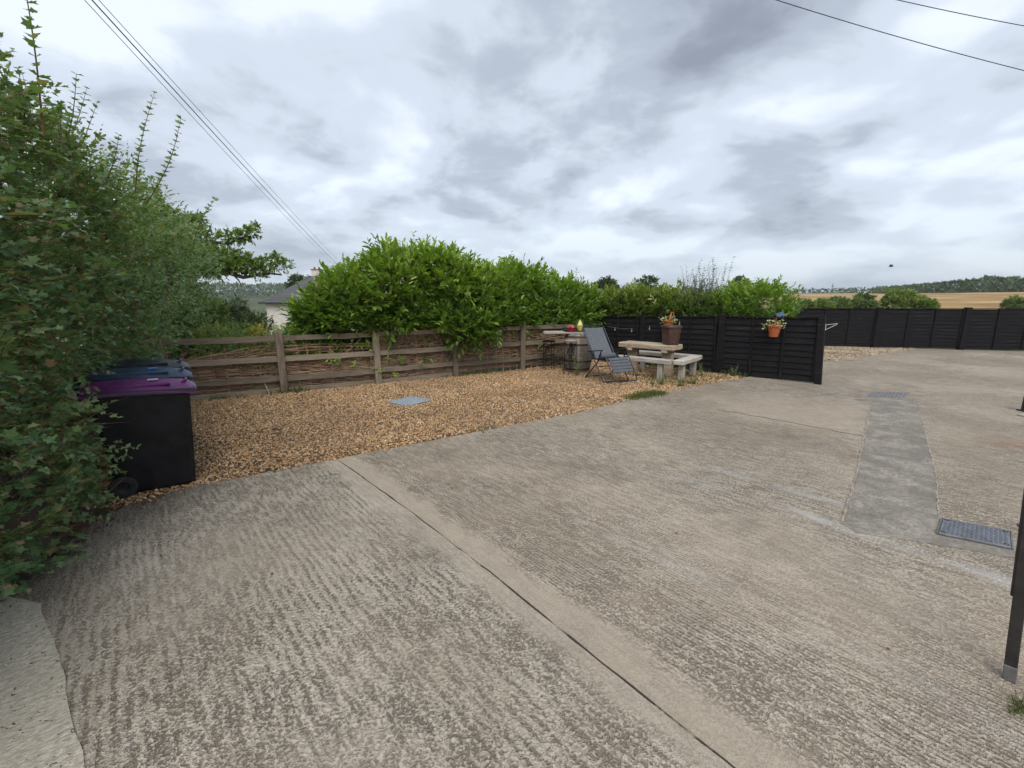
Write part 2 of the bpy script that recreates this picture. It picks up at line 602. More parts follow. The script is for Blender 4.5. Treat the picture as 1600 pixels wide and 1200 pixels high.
leaf_mat('leaf_hedge', [(0, (0.058, 0.116, 0.053)), (.3, (0.091, 0.176, 0.075)), (.62, (0.130, 0.232, 0.098)), (.80, (0.182, 0.273, 0.120)), (.88, (0.250, 0.291, 0.132)), (.94, (0.260, 0.203, 0.114)), (1, (0.312, 0.186, 0.108))], .5, .25, .4, (0.270, 0.337, 0.138))
leaf_mat('leaf_laurel', [(0, (0.059, 0.125, 0.025)), (.4, (0.102, 0.197, 0.034)), (.8, (0.160, 0.271, 0.046)), (.97, (0.212, 0.322, 0.057)), (1, (0.510, 0.402, 0.072))], .32, .25, .5, (0.362, 0.503, 0.065))
leaf_mat('leaf_laurel_lower', [(0, (0.059, 0.103, 0.027)), (.4, (0.101, 0.164, 0.038)), (.8, (0.166, 0.233, 0.051)), (.96, (0.239, 0.284, 0.068)), (1, (0.589, 0.345, 0.068))], .38, .25, .45, (0.368, 0.431, 0.096))
leaf_mat('leaf_fine', [(0, (0.075, 0.124, 0.046)), (.5, (0.119, 0.176, 0.066)), (1, (0.175, 0.227, 0.090))], .55, .3, .3, (0.213, 0.260, 0.084))
leaf_mat('leaf_oak', [(0, (0.081, 0.140, 0.041)), (.5, (0.141, 0.218, 0.059)), (.9, (0.232, 0.293, 0.080)), (1, (0.354, 0.293, 0.091))], .5, .25, .35, (0.271, 0.351, 0.091))
leaf_mat('leaf_dark', [(0, (0.044, 0.066, 0.035)), (.6, (0.074, 0.108, 0.051)), (1, (0.117, 0.147, 0.066))], .55, .2, .3, (0.137, 0.176, 0.069))
leaf_mat('leaf_yellow', [(0, (.22, .20, .04)), (.6, (.36, .31, .06)), (1, (.50, .40, .08))], .5, .3, .3, (.4, .36, .08))
leaf_mat('leaf_grey', [(0, (.10, .12, .085)), (.6, (.16, .18, .13)), (1, (.24, .25, .19))], .6, .25, .3, (.2, .21, .14))
leaf_mat('leaf_grass', [(0, (.05, .085, .022)), (.6, (.085, .13, .035)), (1, (.17, .17, .06))], .6, .25, .25, (.16, .18, .05))
leaf_mat('leaf_wood_far', [(0, (0.045, 0.072, 0.033)), (.6, (0.078, 0.112, 0.048)), (1, (0.128, 0.160, 0.068))], .7, .15, .2, (0.150, 0.192, 0.075))
leaf_mat('leaf_dead', [(0, (.07, .035, .022)), (.6, (.13, .065, .035)), (.92, (.20, .10, .045)), (1, (.36, .17, .05))], .8, .1, .2)
leaf_mat('petal_white', [(0, (.70, .66, .50)), (.5, (.80, .78, .68)), (1, (.72, .66, .30))], .6, .2, .2)
leaf_mat('leaf_pale', [(0, (.20, .24, .07)), (.6, (.32, .34, .10)), (1, (.46, .42, .16))], .6, .25, .2)


# ------------------------------------------------------------------ leaves
def T(v, f): return np.array(v, dtype=np.float32), np.array(f, dtype=np.int32)


LEAF = {
    'simple': T([(0, 0, 0), (.30, .42, .07), (0, 1, -.10), (-.30, .42, .07), (0, .45, 0)], [(0, 1, 4), (1, 2, 4), (2, 3, 4), (3, 0, 4)]),
    'lobed': T([(0, 0, 0), (.43, .14, .05), (.28, .31, .03), (.54, .60, .09), (.19, .66, .02), (0, 1.0, -.10),
                (-.19, .66, .02), (-.54, .60, .09), (-.28, .31, .03), (-.43, .14, .05)], [(0, i, i + 1) for i in range(1, 9)]),
    'long': T([(0, 0, 0), (.17, .30, .05), (.16, .66, .03), (0, 1, -.12), (-.16, .66, .03), (-.17, .30, .05)],
              [(0, 1, 2), (0, 2, 3), (0, 3, 4), (0, 4, 5)]),
    'blade': T([(-.05, 0, 0), (.05, 0, 0), (.035, .55, .03), (-.035, .55, .03), (0, 1, -.12)], [(0, 1, 2), (0, 2, 3), (3, 2, 4)]),
}


def leaves_np(P, D, Nn, size, kind):
    """place a leaf at each P, axis D, normal about Nn"""
    V, F = LEAF[kind]
    D = unit(D)
    X = unit(np.cross(D, Nn))
    Z = np.cross(X, D)
    s = size[:, None, None]
    W = P[:, None, :] + s * (V[None, :, 0:1] * X[:, None, :] + V[None, :, 1:2] * D[:, None, :] + V[None, :, 2:3] * Z[:, None, :])
    FF = F[None] + (np.arange(len(P)) * len(V))[:, None, None]
    return W.reshape(-1, 3), FF.reshape(-1, 3)


def sprays(P, D, nl, length, size, up=.35, spread=.8, rng=RNG, curl=.25):
    """twigs at P heading D, nl leaves on each, in two ranks"""
    n = len(P)
    D = unit(D)
    L = length * rng.uniform(.55, 1.25, n)
    side = unit(np.cross(D, rng.normal(size=(n, 3)) * .6 + np.array([0, 0, 1.0])))
    nor = unit(np.cross(side, D))
    tt = (np.arange(nl) + .6) / nl
    tt = tt[None, :] + rng.uniform(-.4, .4, (n, nl)) / nl
    sg = np.where(np.arange(nl) % 2 == 0, 1.0, -1.0)[None, :]
    bend = np.zeros((n, 3)); bend[:, 2] = rng.uniform(-curl, curl * .6, n)
    pos = P[:, None, :] + D[:, None, :] * (tt * L[:, None])[..., None] + bend[:, None, :] * ((tt ** 2) * L[:, None])[..., None]
    ld = D[:, None, :] * (.55 + .5 * tt[..., None]) + side[:, None, :] * (sg * spread * (1.15 - .6 * tt))[..., None] + rng.normal(size=(n, nl, 3)) * .25
    ld[..., 2] += up * .2
    ln = nor[:, None, :] * .5 + rng.normal(size=(n, nl, 3)) * .35 + np.array([0, 0, up + .5])
    sz = size * rng.uniform(.55, 1.15, (n, nl)) * (1.05 - .35 * tt)
    return pos.reshape(-1, 3), ld.reshape(-1, 3), ln.reshape(-1, 3), sz.reshape(-1), L, bend


def lobe_points(lobes, n, rng=RNG, inner=.62, cull=.72):
    """points in the outer shell of a union of ellipsoids; returns points and outward directions"""
    Lb = np.array(lobes, dtype=float)
    C, Rd = Lb[:, :3], Lb[:, 3:6]
    a = (Rd[:, 0] * Rd[:, 1] + Rd[:, 1] * Rd[:, 2] + Rd[:, 0] * Rd[:, 2])
    idx = rng.choice(len(Lb), size=int(n * 1.9), p=a / a.sum())
    u = unit(rng.normal(size=(len(idx), 3)))
    ph = C[idx].sum(1)[:, None]
    wob = 1 + .13 * np.sin(5 * u[:, 0:1] + ph * 3) + .11 * np.sin(7 * u[:, 1:2] + 2 * u[:, 2:3] + ph * 5) + .09 * np.sin(9 * u[:, 2:3] + ph * 7)
    rad = inner + (1.02 - inner) * np.sqrt(rng.uniform(0, 1, (len(idx), 1)))
    Pt = C[idx] + u * Rd[idx] * rad * wob
    keep = np.ones(len(idx), bool)
    for k in range(len(Lb)):
        q = np.linalg.norm((Pt - C[k]) / Rd[k], axis=1)
        keep &= ~((q < cull) & (idx != k))
    Pt, u, idx = Pt[keep], unit(u / Rd[idx])[keep], idx[keep]
    return Pt[:n], u[:n]


def twig_np(P, D, L, bend, r):
    """a three-sided tapered stick for each spray"""
    n = len(P)
    D = unit(D)
    X = unit(np.cross(D, np.array([.3, .2, 1.0]) + 0 * D))
    Y = np.cross(D, X)
    rings = []
    for tt, k in ((-.25, 1.0), (.55, .7), (1.0, .25)):
        c = P + D * (tt * L)[:, None] + bend * (max(tt, 0) ** 2 * L)[:, None]
        for a in range(3):
            rings.append(c + (X * math.cos(a * 2.0944) + Y * math.sin(a * 2.0944)) * r * k)
    V = np.stack(rings, 1).reshape(-1, 3)
    q = []
    for s in range(2):
        for a in range(3):
            b = (a + 1) % 3
            q.append((s * 3 + a, s * 3 + b, s * 3 + 3 + b, s * 3 + 3 + a))
    F = (np.array(q)[None] + (np.arange(n) * 9)[:, None, None]).reshape(-1, 4)
    return V, F


def foliage(root, lobes, n, nl, length, size, kind, m, outw=1.0, upw=.5, rnd=.45, tint=None, twig=None, rej=None, name='foliage', spread=.8, inner=.62, cull=.72, rng=RNG, up=.35):
    P, U = lobe_points(lobes, n, rng, inner, cull)
    ok = P[:, 2] > .02
    if rej is not None: ok &= ~rej(P)
    P, U = P[ok], U[ok]
    D = U * outw + rng.normal(size=P.shape) * rnd
    D[:, 2] += upw
    pos, ld, ln, sz, L, bend = sprays(P, D, nl, length, size, up, spread, rng)
    ok = pos[:, 2] > .012
    if rej is not None: ok &= ~rej(pos)
    tn = np.repeat(rng.uniform(0, 1, len(P)) ** 3 * .7, nl)
    if tint is not None: tn = np.clip(tn * .6 + tint(pos), 0, 1)
    pos, ld, ln, sz, tn = pos[ok], ld[ok], ln[ok], sz[ok], tn[ok]
    V, F = leaves_np(pos, ld, ln, sz, kind)
    me = np_mesh(name, V, F, m, np.repeat(tn, len(LEAF[kind][0])))
    o = tag(meshobj(name, me, root), kind='stuff')
    if twig:
        V, F = twig_np(P, D, L, bend, twig[0])
        tag(meshobj('twigs', np_mesh('twigs', V, F, twig[1]), root), kind='stuff')
    return o


def limb(root, pts, r0, r1, m='bark', name='branch', seg=6):
    n = len(pts)
    rs = [r0 + (r1 - r0) * i / (n - 1) for i in range(n)]
    return MB().tube(pts, rs, seg).build(name, m, root, smooth=True)


def jag(a, b, n, amp, rng=random):
    a, b = Vector(a), Vector(b)
    out = []
    for i in range(n + 1):
        k = i / n
        p = a.lerp(b, k)
        e = amp * math.sin(math.pi * k) if 0 < i < n else 0
        out.append(p + Vector((rng.uniform(-e, e), rng.uniform(-e, e), rng.uniform(-e, e))))
    return out


# ================================================================== SETTING
# ------------------------------------------------------------------ terrain: one sheet to the horizon
def ground_z(X, Y):
    r = np.hypot(X, Y)
    az = np.arctan2(X, Y)
    left = np.interp(r, [0, 13, 22, 40, 90, 200, 420, 700, 1000, 3500], [-.12, -.14, -.45, -1.3, -3.2, -5, -3.5, 6.0, 12, 12])
    right = np.interp(r, [0, 16, 30, 60, 200, 420, 700, 3500], [-.12, -.14, -.05, .1, 1.9, 5.4, 6.5, 6.5])
    k = smoothstep(-.12, .35, az)
    behind = smoothstep(1.7, 2.4, np.abs(az))
    z = left * (1 - k) + right * k
    z = z + (smoothstep(250, 420, r) * (1.5 * k) * smoothstep(.70, 1.0, az))
    return z * (1 - behind) + behind * -.12 + np.sin(X * .021) * np.cos(Y * .017) * smoothstep(60, 300, r) * .35


rad = np.concatenate([[0.0], np.geomspace(2, 3500, 110)])
ang = np.linspace(-math.pi, math.pi, 181)[:-1]
RR, AA = np.meshgrid(rad[1:], ang, indexing='ij')
XX, YY = RR * np.sin(AA), RR * np.cos(AA)
ZZ = ground_z(XX, YY)
V = np.concatenate([[[0, 0, -.12]], np.stack([XX, YY, ZZ], -1).reshape(-1, 3)])
na = len(ang)
i, j = np.meshgrid(np.arange(len(rad) - 2), np.arange(na), indexing='ij')
a = 1 + i * na + j; b = 1 + i * na + (j + 1) % na
F = np.stack([a, b, b + na, a + na], -1).reshape(-1, 4)
F = np.concatenate([F, np.array([[0, 1 + (k + 1) % na, 1 + k, 0] for k in range(0)]).reshape(-1, 4).astype(int)])
me = np_mesh('ground', V, F[:, ::-1], 'terrain', smooth=True)
tag(meshobj('ground', me), kind='structure')

# ------------------------------------------------------------------ concrete yard: slabs, trench patch
def rough_line(pts, step=.12, amp=.006, rng=random):
    out = []
    for (x0, y0), (x1, y1) in zip(pts, pts[1:]):
        L = math.hypot(x1 - x0, y1 - y0)
        n = max(1, int(L / step))
        nx, ny = -(y1 - y0) / L, (x1 - x0) / L
        for k in range(n):
            q = k / n
            e = 0 if k == 0 else rng.uniform(-amp, amp)
            out.append((x0 + (x1 - x0) * q + nx * e, y0 + (y1 - y0) * q + ny * e))
    out.append(pts[-1])
    return out


yard = bpy.data.objects.new('concrete_pavement', None)
link(yard); tag(yard, kind='structure')


def slab(name, poly, m, z=0.0, th=.13, bw=.006):
    mb = MB()
    mb.prism(poly, z - th, z)
    bm = mb.bm
    es = [e for e in bm.edges if all(abs(v.co.z - z) < 1e-5 for v in e.verts)]
    bmesh.ops.bevel(bm, geom=es, offset=bw, segments=1, affect='EDGES')
    return mb.build(name, m, yard)


EDGE = [(-3.37, 3.40), (-3.03, 3.86), (-1.94, 4.57), (-.70, 5.415), (.99, 6.54), (2.16, 7.50), (3.28, 8.33), (5.22, 9.60)]
JOINT = [(-1.94, 4.57), (-1.37, 3.94), (-.788, 3.295), (-.081, 2.466), (.438, 1.824), (.818, 1.372), (4.4, -2.87)]
gx, gy = .0055 * .75, .0055 * .66
jl = rough_line(JOINT, .10, .005)
jr = rough_line(JOINT, .10, .005)
OLD = [(-3.03, 2.30), (-2.75, 2.235), (-2.20, 1.806), (-1.63, 1.337), (3.2, -2.87)]
ol = rough_line(OLD, .07, .007)
left_poly = [(x - gx, y - gy) for x, y in jl] + [(3.205, -2.87)] + [(x + .0012, y + .0012) for x, y in ol[::-1]][1:] + [(-3.25, 2.9)]
left_poly += rough_line(EDGE[:3], .1, .008)[:-1]
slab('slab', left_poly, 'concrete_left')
old_poly = [(x + .004, y + .004) for x, y in ol] + [(-7, -2.87), (-7, 2.6), (-3.6, 2.6)]
slab('slab', old_poly, 'concrete_old', .007, .135, .004)
right_poly = [(x + gx, y + gy) for x, y in jr[::-1]] + rough_line(EDGE[2:], .1, .008)[1:]
right_poly += rough_line([(5.22, 9.60), (8.46, 11.82), (14.11, 15.18)], .12, .02)[1:] + [(24, 12.65), (24, -2.87)]
slab('slab', right_poly, 'concrete_right')
patch = rough_line([(2.60, 3.14), (2.62, 3.02), (3.05, 2.86), (3.42, 2.70), (3.86, 2.62), (3.95, 2.74), (3.72, 3.03), (3.47, 3.27), (4.223, 4.076), (6.85, 7.165), (7.0, 7.3),
                    (6.85, 7.45), (6.20, 7.5), (5.95, 7.42), (6.164, 7.257), (3.508, 4.156), (2.60, 3.14)], .11, .012)[:-1]
mb = MB(); mb.prism(patch, -.02, .004)
mb.build('trench_patch', 'concrete_patch', yard)
for side in ([(2.60, 3.14), (3.508, 4.156), (6.164, 7.257)], [(3.47, 3.27), (4.223, 4.076), (6.85, 7.165)]):
    o_ = rough_line(side, .06, .005)
    MB().prism(o_ + [(x + random.uniform(.004, .016) * sg, y - random.uniform(.004, .016) * sg) for x, y in o_[::-1] for sg in ((-1 if side[0][0] < 2.7 else 1),)], .001, .0065).build('mortar_edge', 'mortar', yard)
# dirt lying in the joint
MB().prism([(x - .012, y - .011) for x, y in JOINT] + [(x + .012, y + .011) for x, y in JOINT[::-1]], -.06, -.003).build('joint_filling', 'joint_dirt', yard)
# saw cut that crosses the right hand slab
ck = rough_line([(3.27, 6.735), (3.9, 6.1), (4.53, 5.36)], .12, .02)
MB().prism([(x, y) for x, y in ck] + [(x + .009, y + .008) for x, y in ck[::-1]], -.002, .003).build('crack', 'soil', yard)

# soil verge below the hedge
MB().prism(rough_line([(-3.0, 1.9), (-3.02, 2.30), (-3.23, 2.85), (-3.36, 3.42), (-3.9, 3.6), (-8, 9), (-12, 9), (-8, 1)], .15, .03), -.13, .006).build('verge', 'soil')
tag(bpy.data.objects['verge'], kind='structure')

# ------------------------------------------------------------------ gravel: bed and loose stones
FENCE = [(-5.85, 7.18), (-4.29, 8.03), (-2.76, 8.84), (-1.29, 9.82), (.256, 10.74), (1.83, 11.66)]
GRAVEL = [(-3.9, 3.45), (-3.37, 3.40), (-3.03, 3.86), (-1.94, 4.57), (-.70, 5.415), (.99, 6.54), (2.16, 7.50), (3.28, 8.33), (5.22, 9.60), (5.0, 10.1), (1.99, 12.8), (1.83, 11.75)] + [(x, y + .05) for x, y in FENCE[-2::-1]] + [(-6.2, 6.6)]
PALE = [(5.3, 9.75), (8.46, 11.82), (14.11, 15.18), (11.5, 16.02), (5.5, 17.4), (3.5, 13.0)]


def inside(poly, x, y):
    c = np.zeros(len(x), bool)
    n = len(poly)
    for k in range(n):
        x0, y0 = poly[k]; x1, y1 = poly[(k + 1) % n]
        hit = ((y0 > y) != (y1 > y)) & (x < (x1 - x0) * (y - y0) / (y1 - y0 + 1e-12) + x0)
        c ^= hit
    return c


def gravel(name, poly, m, dens, size, z, holes=(), spill=None):
    o = MB().prism(poly, -.13, z).build(name + '_bed', 'gravel_bed')
    tag(o, kind='structure')
    xs = [q[0] for q in poly]; ys = [q[1] for q in poly]
    A = (max(xs) - min(xs)) * (max(ys) - min(ys))
    n = int(A * dens)
    x = RNG.uniform(min(xs), max(xs), n); y = RNG.uniform(min(ys), max(ys), n)
    k = inside(poly, x, y)
    for h in holes: k &= ~inside(h, x, y)
    x, y = x[k], y[k]
    if spill:                                   # stones kicked on to the concrete
        for (p_, q_) in zip(spill, spill[1:]):
            L_ = math.hypot(q_[0] - p_[0], q_[1] - p_[1])
            m_ = int(L_ * 30)
            u_ = RNG.uniform(0, 1, m_); e_ = RNG.exponential(.035, m_)
            x = np.append(x, p_[0] + (q_[0] - p_[0]) * u_ + (q_[1] - p_[1]) / L_ * e_)
            y = np.append(y, p_[1] + (q_[1] - p_[1]) * u_ - (q_[0] - p_[0]) / L_ * e_)
    n = len(x)
    base = np.array([(1, 0, 0), (0, 1, 0), (-1, 0, 0), (0, -1, 0), (0, 0, 1), (0, 0, -1)], float)
    Fq = np.array([(0, 1, 4), (1, 2, 4), (2, 3, 4), (3, 0, 4), (1, 0, 5), (2, 1, 5), (3, 2, 5), (0, 3, 5)])
    B = base[None] * RNG.uniform(.7, 1.1, (n, 6, 1)) + RNG.normal(size=(n, 6, 3)) * .22
    B *= (size * (RNG.uniform(.45, 1.15, (n, 1, 1)) + (RNG.uniform(0, 1, (n, 1, 1)) > .96) * .6)) * np.stack([RNG.uniform(.8, 1.4, n), RNG.uniform(.6, 1.0, n), RNG.uniform(.5, .85, n)], -1)[:, None, :]
    th = RNG.uniform(0, 2 * math.pi, n); ph = RNG.normal(0, .45, n)
    c, s = np.cos(th)[:, None], np.sin(th)[:, None]
    cp, sp = np.cos(ph)[:, None], np.sin(ph)[:, None]
    bx, by, bz = B[..., 0], B[..., 1], B[..., 2]
    bx, bz = bx * cp - bz * sp, bx * sp + bz * cp
    mound = .012 * np.sin(x * 2.3 + np.sin(y * 1.7)) * np.cos(y * 2.9)
    V = np.stack([bx * c - by * s + x[:, None], bx * s + by * c + y[:, None], bz + (z + .004 + mound + RNG.uniform(0, size * .6, n))[:, None]], -1).reshape(-1, 3)
    F = (Fq[None] + (np.arange(n) * 6)[:, None, None]).reshape(-1, 3)
    o = meshobj(name, np_mesh(name, V, F, m))
    return o


MAN = [(-2.137, 7.21), (-1.82, 7.66), (-1.37, 7.40), (-1.70, 6.95)]
tag(gravel('gravel', GRAVEL, 'gravel', 1950, .0178, -.012, [MAN], EDGE), 'golden brown pea gravel between wattle fence and concrete', 'gravel', kind='stuff')
tag(gravel('pale_gravel', PALE, 'gravel_pale', 420, .028, -.012, (), [(8.46, 11.82), (14.11, 15.18)]), 'pale cream gravel behind the black fence end', 'gravel', kind='stuff')


# ================================================================== FENCES
# ------------------------------------------------------------------ oak post and rail fence
fr = thing('post_and_rail_fence', 'weathered oak post and rail fence in front of woven willow', 'fence')
HT = 1.12
for k, (x, y) in enumerate(FENCE):
    lean = random.uniform(-.02, .02)
    h = HT + random.uniform(-.03, .04)
    wdt = .15 if k == 0 else .125
    dx_, dy_ = FENCE[min(k + 1, 5)][0] - FENCE[max(k - 1, 0)][0], FENCE[min(k + 1, 5)][1] - FENCE[max(k - 1, 0)][1]
    rz = math.atan2(dy_, dx_)
    mb = MB()
    mb.box((0, 0, h / 2 - .05), (h + .1, wdt, .10), Matrix.Rotation(math.pi / 2, 3, 'Y'), .008)
    # local x runs along the grain: build lying down, then stand it up through the object's rotation
    mb.bm.free(); mb = MB()
    mb.box((h / 2 - .05, 0, 0), (h + .1, wdt, .10), None, .008)
    mb.build('post', 'fence_oak', fr, loc=(x, y, 0), rot=(Matrix.Rotation(rz, 3, 'Z') @ Matrix.Rotation(R(-90) + lean, 3, 'Y') @ Matrix.Rotation(math.pi / 2, 3, 'X')).to_euler())


def along(p, q, s):
    return (p[0] + (q[0] - p[0]) * s, p[1] + (q[1] - p[1]) * s)


for k in range(5):
    p, q = FENCE[k], FENCE[k + 1]
    L = math.hypot(q[0] - p[0], q[1] - p[1])
    rz = math.atan2(q[1] - p[1], q[0] - p[0])
    nx, ny = math.cos(rz + math.pi / 2), math.sin(rz + math.pi / 2)
    for z in (1.03, .645, .27):
        if k == 4 and z < .3: pass
        zz = z + random.uniform(-.015, .015)
        mb = MB()
        n = 7
        hgt = .10 if z < 1 else .095
        # sawn rail with a waney lower edge
        vs = []
        for i in range(n + 1):
            xx = -L / 2 + .02 + (L - .04) * i / n
            e0 = random.uniform(-.010, .010); e1 = random.uniform(-.006, .006)
            vs.append([mb.bm.verts.new((xx, yy, zz2)) for yy, zz2 in ((-.02, -hgt / 2 + e0), (.02, -hgt / 2 + e0), (.02, hgt / 2 + e1), (-.02, hgt / 2 + e1))])
        for A, B in zip(vs, vs[1:]):
            for j in range(4): mb.bm.faces.new((A[j], A[(j + 1) % 4], B[(j + 1) % 4], B[j]))
        mb.bm.faces.new(vs[0][::-1]); mb.bm.faces.new(vs[-1])
        c = along(p, q, .5)
        mb.build('rail', 'fence_oak', fr, loc=(c[0] + nx * .012, c[1] + ny * .012, zz), rot=(0, random.uniform(-.008, .008), rz))
    if k < 3:
        c = along(p, q, .5)
        MB().box((0, 0, 0), (L - .14, .028, .11), None, .004).build('gravel_board', 'fence_oak', fr, loc=(c[0] + nx * .03, c[1] + ny * .03, .03), rot=(0, 0, rz))

# ------------------------------------------------------------------ woven willow hurdles behind it
ROD_ME = []
for s in range(10):
    pts, rs = [], []
    ph = (s % 2) * math.pi
    r = random.uniform(.009, .0145)
    for i in range(37):
        xx = -.88 + 1.76 * i / 36
        pts.append((xx, .021 * math.sin(xx / .20 * math.pi + ph), .012 * math.sin(xx * 3.1 + s * 1.7) + .006 * math.sin(xx * 9 + s)))
        rs.append(r * (1.15 - .5 * i / 36))
    o = MB().tube(pts, rs, 5).build('rod', 'rod', None, smooth=True)
    ROD_ME.append(o.data)
    bpy.data.objects.remove(o)
HUR = ['collapsing willow hurdle by the wheelie bins', 'gappy willow hurdle with laurel leaves poking through it',
       'willow hurdle under the left half of the big laurel', 'willow hurdle under the overhanging laurel bough', 'willow hurdle behind the black bar stool']
for k in range(5):
    p, q = FENCE[k], FENCE[k + 1]
    L = math.hypot(q[0] - p[0], q[1] - p[1])
    rz = math.atan2(q[1] - p[1], q[0] - p[0])
    nx, ny = math.cos(rz + math.pi / 2), math.sin(rz + math.pi / 2)
    c = along(p, q, .5)
    hd = thing('willow_hurdle', HUR[k], 'hurdle', (c[0] + nx * .088, c[1] + ny * .088, 0), rz, 'woven willow hurdles behind the oak fence')
    top = (.84, .86, 1.02, 1.02, 1.0)[k]
    for i in range(9):
        xx = -.80 + .2 * i
        h = top + random.uniform(-.04, .10)
        MB().tube([(xx, 0, -.05), (xx + random.uniform(-.01, .01), 0, h * .5), (xx + random.uniform(-.02, .02), 0, h)], [.017, .016, .012], 6).build('stake', 'rod', hd, smooth=True)
    z = .075
    i = 0
    while z < top:
        me = ROD_ME[random.randrange(5) * 2 + (i % 2)]
        tilt = random.uniform(-.012, .012)
        zz = z
        if k == 0:
            tilt = -.11 * (z / top) ** 2 + random.uniform(-.02, .02)
            zz = z - .06 * (z / top)
            if z > .62: tilt += random.uniform(-.09, .02)
        if k == 1 and .62 < z and random.random() < .3:
            z += random.uniform(.03, .05); i += 1; continue
        o = meshobj('rod', me, hd, (random.uniform(-.03, .03), 0, zz), (0, tilt, 0))
        o.scale = (random.uniform(.94, 1.02) * L / 1.78, 1, random.uniform(.8, 1.3))
        if random.random() < .5: o.rotation_euler = (0, -tilt if False else tilt, 0)
        z += random.uniform(.0105, .0155)
        i += 1
    for i in range((9, 6, 3, 3, 1)[k]):
        a0 = (random.uniform(-.7, .6), -.03 - random.uniform(0, .03), random.uniform(.5, .75) if k < 2 else random.uniform(.2, .8))
        b0 = (a0[0] + random.uniform(.12, .38), -.05, a0[2] + random.uniform(-.05, .3))
        MB().tube(jag(a0, b0, 3, .015), [.008, .008, .007, .004], 5).build('loose_rod', 'rod', hd, smooth=True)
# a snapped rod leaning against the second post
ls = thing('fallen_stick', 'bare pale stick leaning on the fence by the second post', 'stick')
MB().tube([(-4.50, 7.88, .0), (-4.62, 7.93, .28), (-4.78, 7.98, .52)], [.014, .012, .008], 6).build('stick_stem', 'plank_grey', ls, smooth=True)


# ------------------------------------------------------------------ black overlap panels
BOARD = {}


def board_mesh(L):
    key = round(L, 2)
    if key not in BOARD:
        mb = MB()
        n = 6
        vs = []
        for i in range(n + 1):
            xx = -L / 2 + L * i / n
            e = random.uniform(-.007, .007)
            vs.append([mb.bm.verts.new(v) for v in ((xx, -.022, -.075 + e), (xx, -.006, -.075 + e), (xx, .012, .075), (xx, .004, .075))])
        for A, B in zip(vs, vs[1:]):
            for j in range(4): mb.bm.faces.new((A[j], A[(j + 1) % 4], B[(j + 1) % 4], B[j]))
        mb.bm.faces.new(vs[0][::-1]); mb.bm.faces.new(vs[-1])
        o = mb.build('board', 'fence_black', None)
        BOARD[key] = o.data
        bpy.data.objects.remove(o)
    return BOARD[key]


def black_fence(root, posts, tops, bays=3, post_w=.10, bottom=0.0, over=.04, end_lean=False):
    for k, (x, y) in enumerate(posts):
        q = posts[k + 1] if k + 1 < len(posts) else posts[k]
        p = posts[k - 1] if k > 0 else posts[k]
        rz = math.atan2(q[1] - p[1], q[0] - p[0])
        h = tops[k] + over
        po = MB().box((0, 0, h / 2 - .05), (post_w, post_w, h + .1), None, .006).build('post', 'fence_black', root, loc=(x, y, 0), rot=(random.uniform(-.006, .006), (-.06 if (end_lean and k == len(posts) - 1) else random.uniform(-.006, .006)), rz))
    for k in range(len(posts) - 1):
        p, q = posts[k], posts[k + 1]
        L = math.hypot(q[0] - p[0], q[1] - p[1]) - post_w - .008
        rz = math.atan2(q[1] - p[1], q[0] - p[0])
        c = along(p, q, .5)
        top = (tops[k] + tops[k + 1]) / 2
        tilt = math.atan2(tops[k] - tops[k + 1], L) + random.uniform(-.004, .004)
        # frame of one panel: battens front and back, cap rail
        mb = MB()
        for i in range(bays + 1):
            xx = -L / 2 + .022 + (L - .044) * i / bays
            for yy in (-.036, .036):
                mb.box((xx, yy, top / 2 + .01), (.042, .024, top - .04), None, .003)
        mb.box((0, 0, top - .004), (L, .085, .022), None, .003)
        pn = mb.build('panel', 'fence_black', root, loc=(c[0], c[1], 0), rot=(0, tilt, rz))
        z = bottom + .085
        n = int(round((top - .05 - bottom) / .125))
        st = (top - .10 - z) / (n - 1)
        me = board_mesh(L - .01)
        for i in range(n):
            meshobj('board', me, pn, (random.uniform(-.003, .003), 0, z + st * i + random.uniform(-.006, .006)), (random.uniform(-.02, .02), random.uniform(-.006, .006), 0))


F1 = [(6.33, 8.84), (4.88, 10.19), (3.44, 11.53), (2.0, 12.87)]
bf = thing('black_panel_fence', 'black overlap panel fence ending beside the concrete, hung with flower pots', 'fence')
# run the fence from the far corner towards the end post so that the boards lap towards the yard
black_fence(bf, F1[::-1], [1.22, 1.275, 1.33, 1.37], 3, .12, end_lean=True)
ux, uy = 5.8, -1.37
FL = math.hypot(ux, uy)
ux, uy = ux / FL, uy / FL
p0 = (13.03, 15.64)
F2 = [(p0[0] + ux * 2.58 * k, p0[1] + uy * 2.58 * k) for k in range(-3, 4)]
ff = thing('far_black_fence', 'long black panel fence across the back of the yard before the field', 'fence')
black_fence(ff, F2, [1.36, 1.365, 1.37, 1.38, 1.39, 1.41, 1.43], 3, .16)


